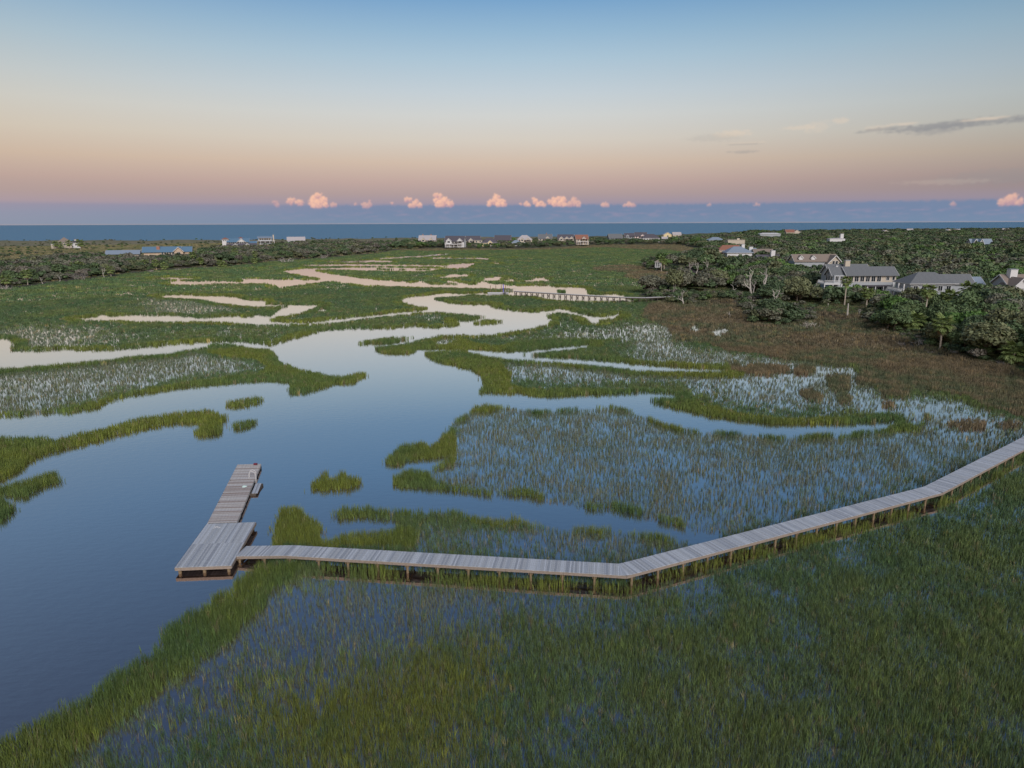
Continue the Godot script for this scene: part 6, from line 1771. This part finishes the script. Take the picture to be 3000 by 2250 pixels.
func snags() -> void:
	var bare := []
	for i in 4:
		bare.append(snag_mesh(500 + i, 3, 0.62))
	var bush := []
	for i in 3:
		bush.append(snag_mesh(520 + i, 3, 0.75, 9))
	var pole := snag_mesh(540, 1, 0.3)
	var g := "bleached dead trees by the footbridge"
	snag("dead_tree", "twisted bleached dead tree where the footbridge meets the shrubs", bare[0], 59.1, -234.5, 5.5, M.dead, g, 1.3)
	snag("dead_tree", "pale leaning dead tree at the edge of the right-hand wood", bare[1], 101.6, -362.8, 9.1, M.dead, g, 0.8, -0.15)
	snag("dead_tree", "forked bleached snag alone in the brown rushes", bare[2], 64.6, -201.7, 3.0, M.dead, g, 1.2)
	snag("dead_tree", "tall bare pole of a dead tree among the grey thicket", pole, 87.6, -227.8, 5.8, M.dead, g, 0.7)
	snag("dead_tree", "thin grey dead tree left of the tall bare pole", bare[3], 88.8, -242.0, 3.6, M.dead, g, 0.9)
	snag("dead_tree", "crooked pale-limbed tree in front of the grey wood", bare[0], 88.4, -249.5, 7.0, M.dead_dark, g, 1.0)
	snag("dead_tree", "slim dead tree standing behind the footbridge's landward end", bare[1], 60.5, -255.6, 4.1, M.dead_dark, g, 0.8)
	g = "dead stems of the grey thicket"
	var lab := ["first", "second", "third", "fourth", "fifth", "sixth", "seventh"]
	for i in 7:
		snag("dead_sapling", "%s from the left of the upright dead stems in the grey thicket" % lab[i], pole, [72.4, -204.6][0] + i * 1.15, [72.4, -204.6][1] + rng.randf_range(-1.5, 1.0), rng.randf_range(3.6, 5.6), M.dead, g, 0.5)
	g = "bare trees round the lawn"
	snag("dead_tree", "spreading bare tree at the left end of the lawn", bare[2], 98.0, -232.1, 8.7, M.dead, g, 1.1)
	snag("dead_tree", "gnarled stump-like dead tree below the corner deck", bare[3], 99.3, -214.3, 3.5, M.dead, g, 0.9)
	snag("dead_palm", "bare standing palm trunk on the lawn", dead_trunk(), 96.8, -196.2, 4.0, M.dead, g, 0.9)
	snag("dead_palm", "short bare palm trunk before the dark shrubs", dead_trunk(), 100.5, -190.0, 2.0, M.dead, g, 0.9)
	snag("dead_tree", "small forked dead stem between the two bare palm trunks", bare[0], 99.4, -194.9, 2.6, M.dead, g, 0.9)
	snag("dead_tree", "tiny dead stem in the rushes before the shrubs", bare[1], 93.0, -169.6, 1.4, M.dead, g, 1.2)
	g = "grey leafless bushes on the marsh edge"
	var kb := 0
	for b in [[79.3, -181.3, 2.9, 1.6, "sprawling grey leafless bush at the lawn's lower left"], [88.1, -151.7, 1.7, 1.3, "round grey leafless bush left of the marsh-edge palm"], [90.7, -149.9, 2.5, 1.1, "tall thin grey bush beside the round leafless one"], [89.1, -142.6, 1.2, 1.5, "low tangle of dead twigs below the marsh-edge palm"], [92.5, -139.9, 1.5, 1.6, "dead driftwood tangle right of the marsh-edge palm"], [94.7, -138.9, 1.8, 1.3, "grey bare bush under the dark trees, far right"], [97.5, -138.3, 5.1, 0.9, "big grey bare tree before the dark trees, far right"], [93.9, -128.2, 1.4, 2.0, "pale sprawling driftwood tangle at the far right marsh edge"], [85.2, -375.3, 3.0, 1.8, "grey bush right below the white shelter"], [-220.4, -351.4, 5.3, 1.5, "broad grey leafless bush at the left-hand strip's edge"], [-214.2, -410.1, 2.7, 1.8, "smaller grey bush by the slim pole, left-hand strip"], [-206.0, -426.5, 2.5, 1.6, "grey bush below the tan hall, left-hand strip"], [-165.4, -508.9, 5.3, 2.2, "wide grey dead thicket where the strip bends"], [-153.4, -563.2, 5.5, 1.8, "second grey dead thicket farther along the strip"], [-221.0, -298.2, 3.6, 1.6, "grey bush at the left edge of the strip"]]:
		snag("bare_bush", b[4], bush[kb % 3], b[0], b[1], b[2], M.dead_dark if kb % 2 else M.dead, g, b[3])
		kb += 1
	g = "grey standing dead trees along the right-hand wood"
	var gl := ["far left of the row behind the shelter", "beside the leftmost behind the shelter", "left of the close pair before the dark wood", "right of the close pair before the dark wood", "with a brown-grey crown above the walkway", "right of the brown-grey crowned one", "at the grey thicket's back, left", "at the grey thicket's back, right", "between the walkway and the thicket", "just below the corner deck's railing", "right of the lawn's spreading bare tree", "among the dark shrubs left of the walkway"]
	var kg := 0
	for b in [[95.8, -370.0, 9.0], [99.0, -369.9, 8.0], [102.1, -341.8, 6.4], [102.2, -335.4, 6.8], [86.9, -247.9, 10.5], [90.9, -247.7, 10.4], [79.6, -200.4, 5.0], [80.2, -196.0, 5.5], [80.8, -209.9, 7.4], [112.3, -254.1, 4.7], [99.0, -236.3, 10.1], [81.5, -251.5, 5.9]]:
		snag("dead_tree", "grey dead tree standing %s" % gl[kg], bare[kg % 4], b[0], b[1], b[2], M.dead if kg % 3 else M.dead_dark, g, 0.95)
		kg += 1
	g = "dead trees of the left-hand strip"
	snag("dead_tree", "pale dead tree in the gap of the left-hand strip", bare[1], -216.0, -365.4, 5.8, M.dead, g, 0.8)
	snag("dead_tree", "fallen bleached limb at the left strip's marsh edge", bare[2], -222.6, -338.8, 3.8, M.dead, g, 1.4, 0.5)
	snag("dead_tree", "slim bare pole above the grey bush, left-hand strip", pole, -222.3, -427.0, 6.2, M.dead, g, 0.5)
	snag("dead_tree", "bare forked tree near the left end of the strip", bare[3], -222.8, -326.8, 5.0, M.dead, g, 0.9)

func dead_trunk() -> ArrayMesh:
	var st := begin()
	tube_into(st, [Vector3.ZERO, Vector3(0.01, 0.5, 0), Vector3(0.02, 1, 0)], [0.085, 0.06, 0.045], 8)
	return done(st)

# ------------------------------------------------------------------ grass
func tuft_mesh(sd: int, blades: int, rad: float, w: float, hmin: float, hmax: float, lean: float) -> ArrayMesh:
	var r := RandomNumberGenerator.new()
	r.seed = sd
	var v := PackedVector3Array()
	var c := PackedColorArray()
	for i in blades:
		var a := r.randf() * TAU
		var d := sqrt(r.randf()) * rad
		var p := Vector3(cos(a) * d, -0.05, sin(a) * d)
		var f := r.randf() * TAU
		var s := Vector3(cos(f), 0, sin(f)) * w * r.randf_range(0.7, 1.3) * 0.5
		var h := r.randf_range(hmin, hmax)
		var l := Vector3(r.randfn(), 0, r.randfn()) * lean * h + Vector3(cos(a), 0, sin(a)) * lean * 0.5 * h
		var m := p + l * 0.35 + Vector3(0, h * 0.55, 0)
		var e := p + l + Vector3(0, h, 0)
		var t := r.randf_range(0.6, 1.42)
		var col := Color(t * r.randf_range(0.92, 1.18), t, t * r.randf_range(0.8, 1.1))
		for q in [p - s, m - s * 0.8, p + s, p + s, m - s * 0.8, m + s * 0.8, m - s * 0.8, e, m + s * 0.8]:
			v.append(q)
			c.append(col)
	var arr := []
	arr.resize(Mesh.ARRAY_MAX)
	arr[Mesh.ARRAY_VERTEX] = v
	arr[Mesh.ARRAY_COLOR] = c
	var m2 := ArrayMesh.new()
	m2.add_surface_from_arrays(Mesh.PRIMITIVE_TRIANGLES, arr)
	return m2

func merged(parent: Node3D, lists: Array) -> void:
	# one islet's own blades as one mesh
	var v := PackedVector3Array()
	var c := PackedColorArray()
	for l in lists:
		var arr: Array = l[0].surface_get_arrays(0)
		var mv: PackedVector3Array = arr[Mesh.ARRAY_VERTEX]
		var mc: PackedColorArray = arr[Mesh.ARRAY_COLOR]
		var b: PackedFloat32Array = l[1]
		for i in b.size() / 16:
			var k := i * 16
			var t := Transform3D(Vector3(b[k], b[k + 4], b[k + 8]), Vector3(b[k + 1], b[k + 5], b[k + 9]), Vector3(b[k + 2], b[k + 6], b[k + 10]), Vector3(b[k + 3], b[k + 7], b[k + 11]))
			v.append_array(t * mv)
			for q in mc:
				c.append(Color(q.r * b[k + 12], q.g * b[k + 13], q.b * b[k + 14]))
	if v.is_empty():
		return
	var out := []
	out.resize(Mesh.ARRAY_MAX)
	out[Mesh.ARRAY_VERTEX] = v
	out[Mesh.ARRAY_COLOR] = c
	var m := ArrayMesh.new()
	m.add_surface_from_arrays(Mesh.PRIMITIVE_TRIANGLES, out)
	part(parent, "blades", m, M.blade)

func stuff(called: String, label: String, category: String) -> Node3D:
	var o := Node3D.new()
	o.name = called
	add_child(o)
	o.set_meta("kind", "stuff")
	o.set_meta("label", label)
	o.set_meta("category", category)
	return o

func grass() -> void:
	var marsh := stuff("marsh_grass", "flooded green cordgrass covering the marsh between the creeks", "grass")
	var rush := stuff("rush_meadow", "brown rush meadow along the edge of the right-hand wood", "rushes")
	var dune := stuff("dune_grass", "thin tan grass on the dunes behind the beach", "grass")
	var islets := []
	var islet_parts := []
	for i in ISLETS.size():
		islet_parts.append([])
		islets.append(thing("grass_islet", ISLET_LABELS[i], "grass islet", Vector3.ZERO, 0.0, "grassy islets in the creeks"))
	# bands: from, to, spacing, then radius, blade width and blades of a full tuft and of a thin one
	var bands := [[22.0, 62.0, 0.22, 0.16, 0.022, 11, 0.06, 0.020, 6], [62.0, 100.0, 0.28, 0.20, 0.032, 11, 0.08, 0.032, 5], [100.0, 165.0, 0.42, 0.30, 0.055, 12, 0.12, 0.055, 5], [165.0, 310.0, 0.80, 0.55, 0.10, 14, 0.30, 0.10, 6], [310.0, 1050.0, 2.0, 1.3, 0.30, 16, 0.8, 0.30, 6]]
	var total := 0
	for bi in bands.size():
		var b: Array = bands[bi]
		var meshes := []
		for k in 3:
			meshes.append(tuft_mesh(600 + bi * 10 + k, b[5], b[3], b[4], 0.6, 1.0, 0.13))
		for k in 3:
			meshes.append(tuft_mesh(605 + bi * 10 + k, b[8], b[6], b[7], 0.6, 1.0, 0.08))
		var bufs := {}
		var sp: float = b[2]
		var z: float = -b[1]
		while z < -b[0] * 0.6:
			var half := -z * 0.80 + 9.0
			var x := -half
			while x < half:
				var px := x + rng.randf_range(-0.55, 0.55) * sp
				var pz := z + rng.randf_range(-0.55, 0.55) * sp
				x += sp
				var d2 := px * px + pz * pz
				if d2 < b[0] * b[0] or d2 >= b[1] * b[1]:
					continue
				var c := ground_class(px, pz)
				if c == NONE:
					continue
				var stray := false
				if c == OPEN:
					# stems that stand out in the shallows off a bank
					if bi > 2 or rng.randf() > 0.2:
						continue
					c = ground_class(px + rng.randfn() * 0.5, pz + rng.randfn() * 0.5)
					if c == OPEN or c == NONE or c == GROUND or c == BROWN:
						continue
					stray = true
				if c == THIN or c == SPARSE_GRASS or c == MEADOW or c == OLIVE_GRASS:
					var soft: float = [2.2, 2.4, 3.0, 5.0, 8.0][bi]
					var c2 := ground_class(px + rng.randfn() * soft, pz + rng.randfn() * soft)
					if c2 == THIN or c2 == SPARSE_GRASS or c2 == MEADOW or c2 == OLIVE_GRASS:
						c = c2
				var v1 := n1.get_noise_2d(px, pz)
				var v2 := n2.get_noise_2d(px, pz)
				var want := 1.0
				var h := 0.8
				var col: Color
				var owner := 0
				var thin := 0
				if c == GROUND:
					if shore_distance(px, pz) < 36.0 or (pz < -330.0 and rng.randf() > 0.6):
						continue
					if px > -100.0 and pz < -330.0:
						continue
					owner = 2
					h = 0.55
					col = Color(0.13, 0.15, 0.06).lerp(Color(0.25, 0.21, 0.12), clampf(0.5 + v1 * 1.5, 0.0, 1.0))
					if pz > -330.0:
						col = Color(0.085, 0.13, 0.045).lerp(Color(0.13, 0.115, 0.065), clampf(0.3 + v2 * 2.0, 0.0, 1.0))
						h = 0.5
				elif c == BROWN:
					owner = 1
					h = 0.85 + v2 * 0.35 + v1 * 0.2
					want = 0.95 + v2 * 0.25
					col = Color(0.130, 0.108, 0.062).lerp(Color(0.085, 0.108, 0.054), clampf(0.4 + v1 * 2.4, 0.0, 1.0)).lerp(Color(0.21, 0.165, 0.10), clampf(v2 * 1.4, 0.0, 0.7))
				elif c >= ISLET0:
					owner = 10 + c - ISLET0
					h = 0.95 + v2 * 0.2
					col = Color(0.128, 0.168, 0.028).lerp(Color(0.070, 0.132, 0.038), clampf(0.4 + v1 * 1.5, 0.0, 1.0))
				elif c == BANK:
					h = 0.88 + v2 * 0.25
					col = Color(0.128, 0.168, 0.028).lerp(Color(0.070, 0.132, 0.038), clampf(0.4 + v1 * 1.8, 0.0, 1.0))
				elif c == OLIVE_GRASS:
					h = 0.85
					want = 0.92
					col = Color(0.118, 0.152, 0.028).lerp(Color(0.070, 0.128, 0.042), clampf(0.4 + v1 * 1.6 + v2, 0.0, 1.0))
				elif c == UNDERWALK:
					h = 0.72 + v2 * 0.7
					want = 0.55 + v2 * 0.8
					thin = 3
					col = Color(0.128, 0.168, 0.028).lerp(Color(0.070, 0.132, 0.038), clampf(0.4 + v1 * 1.8, 0.0, 1.0))
				elif c == MEADOW:
					h = 0.64 + v2 * 0.30 + v1 * 0.22
					want = (0.80 if bi < 3 else 0.86) + v1 * 0.3 + v2 * 0.3
					col = Color(0.060, 0.120, 0.046).lerp(Color(0.100, 0.150, 0.046), clampf(0.35 + v1 * 1.7 + v2 * 0.5, 0.0, 1.0))
				elif c == SPARSE_GRASS:
					h = 0.56 + v2 * 0.18
					want = (0.60 if bi < 2 else (0.68 if bi == 2 else 0.80)) + v1 * 0.35 + v2 * 0.35
					thin = 3
					col = Color(0.080, 0.128, 0.080).lerp(Color(0.120, 0.148, 0.092), clampf(0.35 + v2 * 1.2, 0.0, 1.0))
				else:
					h = 0.5
					want = 0.26 + v2 * 0.35
					thin = 3
					col = Color(0.090, 0.130, 0.070)
				if rng.randf() > want:
					continue
				if stray:
					thin = 3
					h *= 0.7
				if rng.randf() < (0.025 if bi < 2 else 0.045):
					col = col.lerp(Color(0.24, 0.20, 0.12), 0.7)
				col *= rng.randf_range(0.72, 1.28)
				if rng.randf() < 0.07:
					col = Color(col.r * 1.55, col.g * 1.45, col.b * 1.1)
				var key := owner * 6 + thin + rng.randi() % 3
				if not bufs.has(key):
					bufs[key] = PackedFloat32Array()
				var y := 0.0
				if owner == 2 or owner == 1:
					y = maxf(0.0, ground_height(px, pz))
				var s := rng.randf_range(0.85, 1.2)
				var bb: PackedFloat32Array = bufs[key]
				push(bb, rng.randf() * TAU, s, h * rng.randf_range(0.8, 1.2), Vector3(px, y, pz), col)
				bufs[key] = bb
				total += 1
			z += sp
		for key in bufs:
			var owner: int = key / 6
			if owner < 10:
				copies([marsh, rush, dune][owner], "tufts", meshes[key % 6], M.blade, bufs[key])
			else:
				islet_parts[owner - 10].append([meshes[key % 6], bufs[key]])
	for i in islets.size():
		merged(islets[i], islet_parts[i])
	print("tufts ", total)
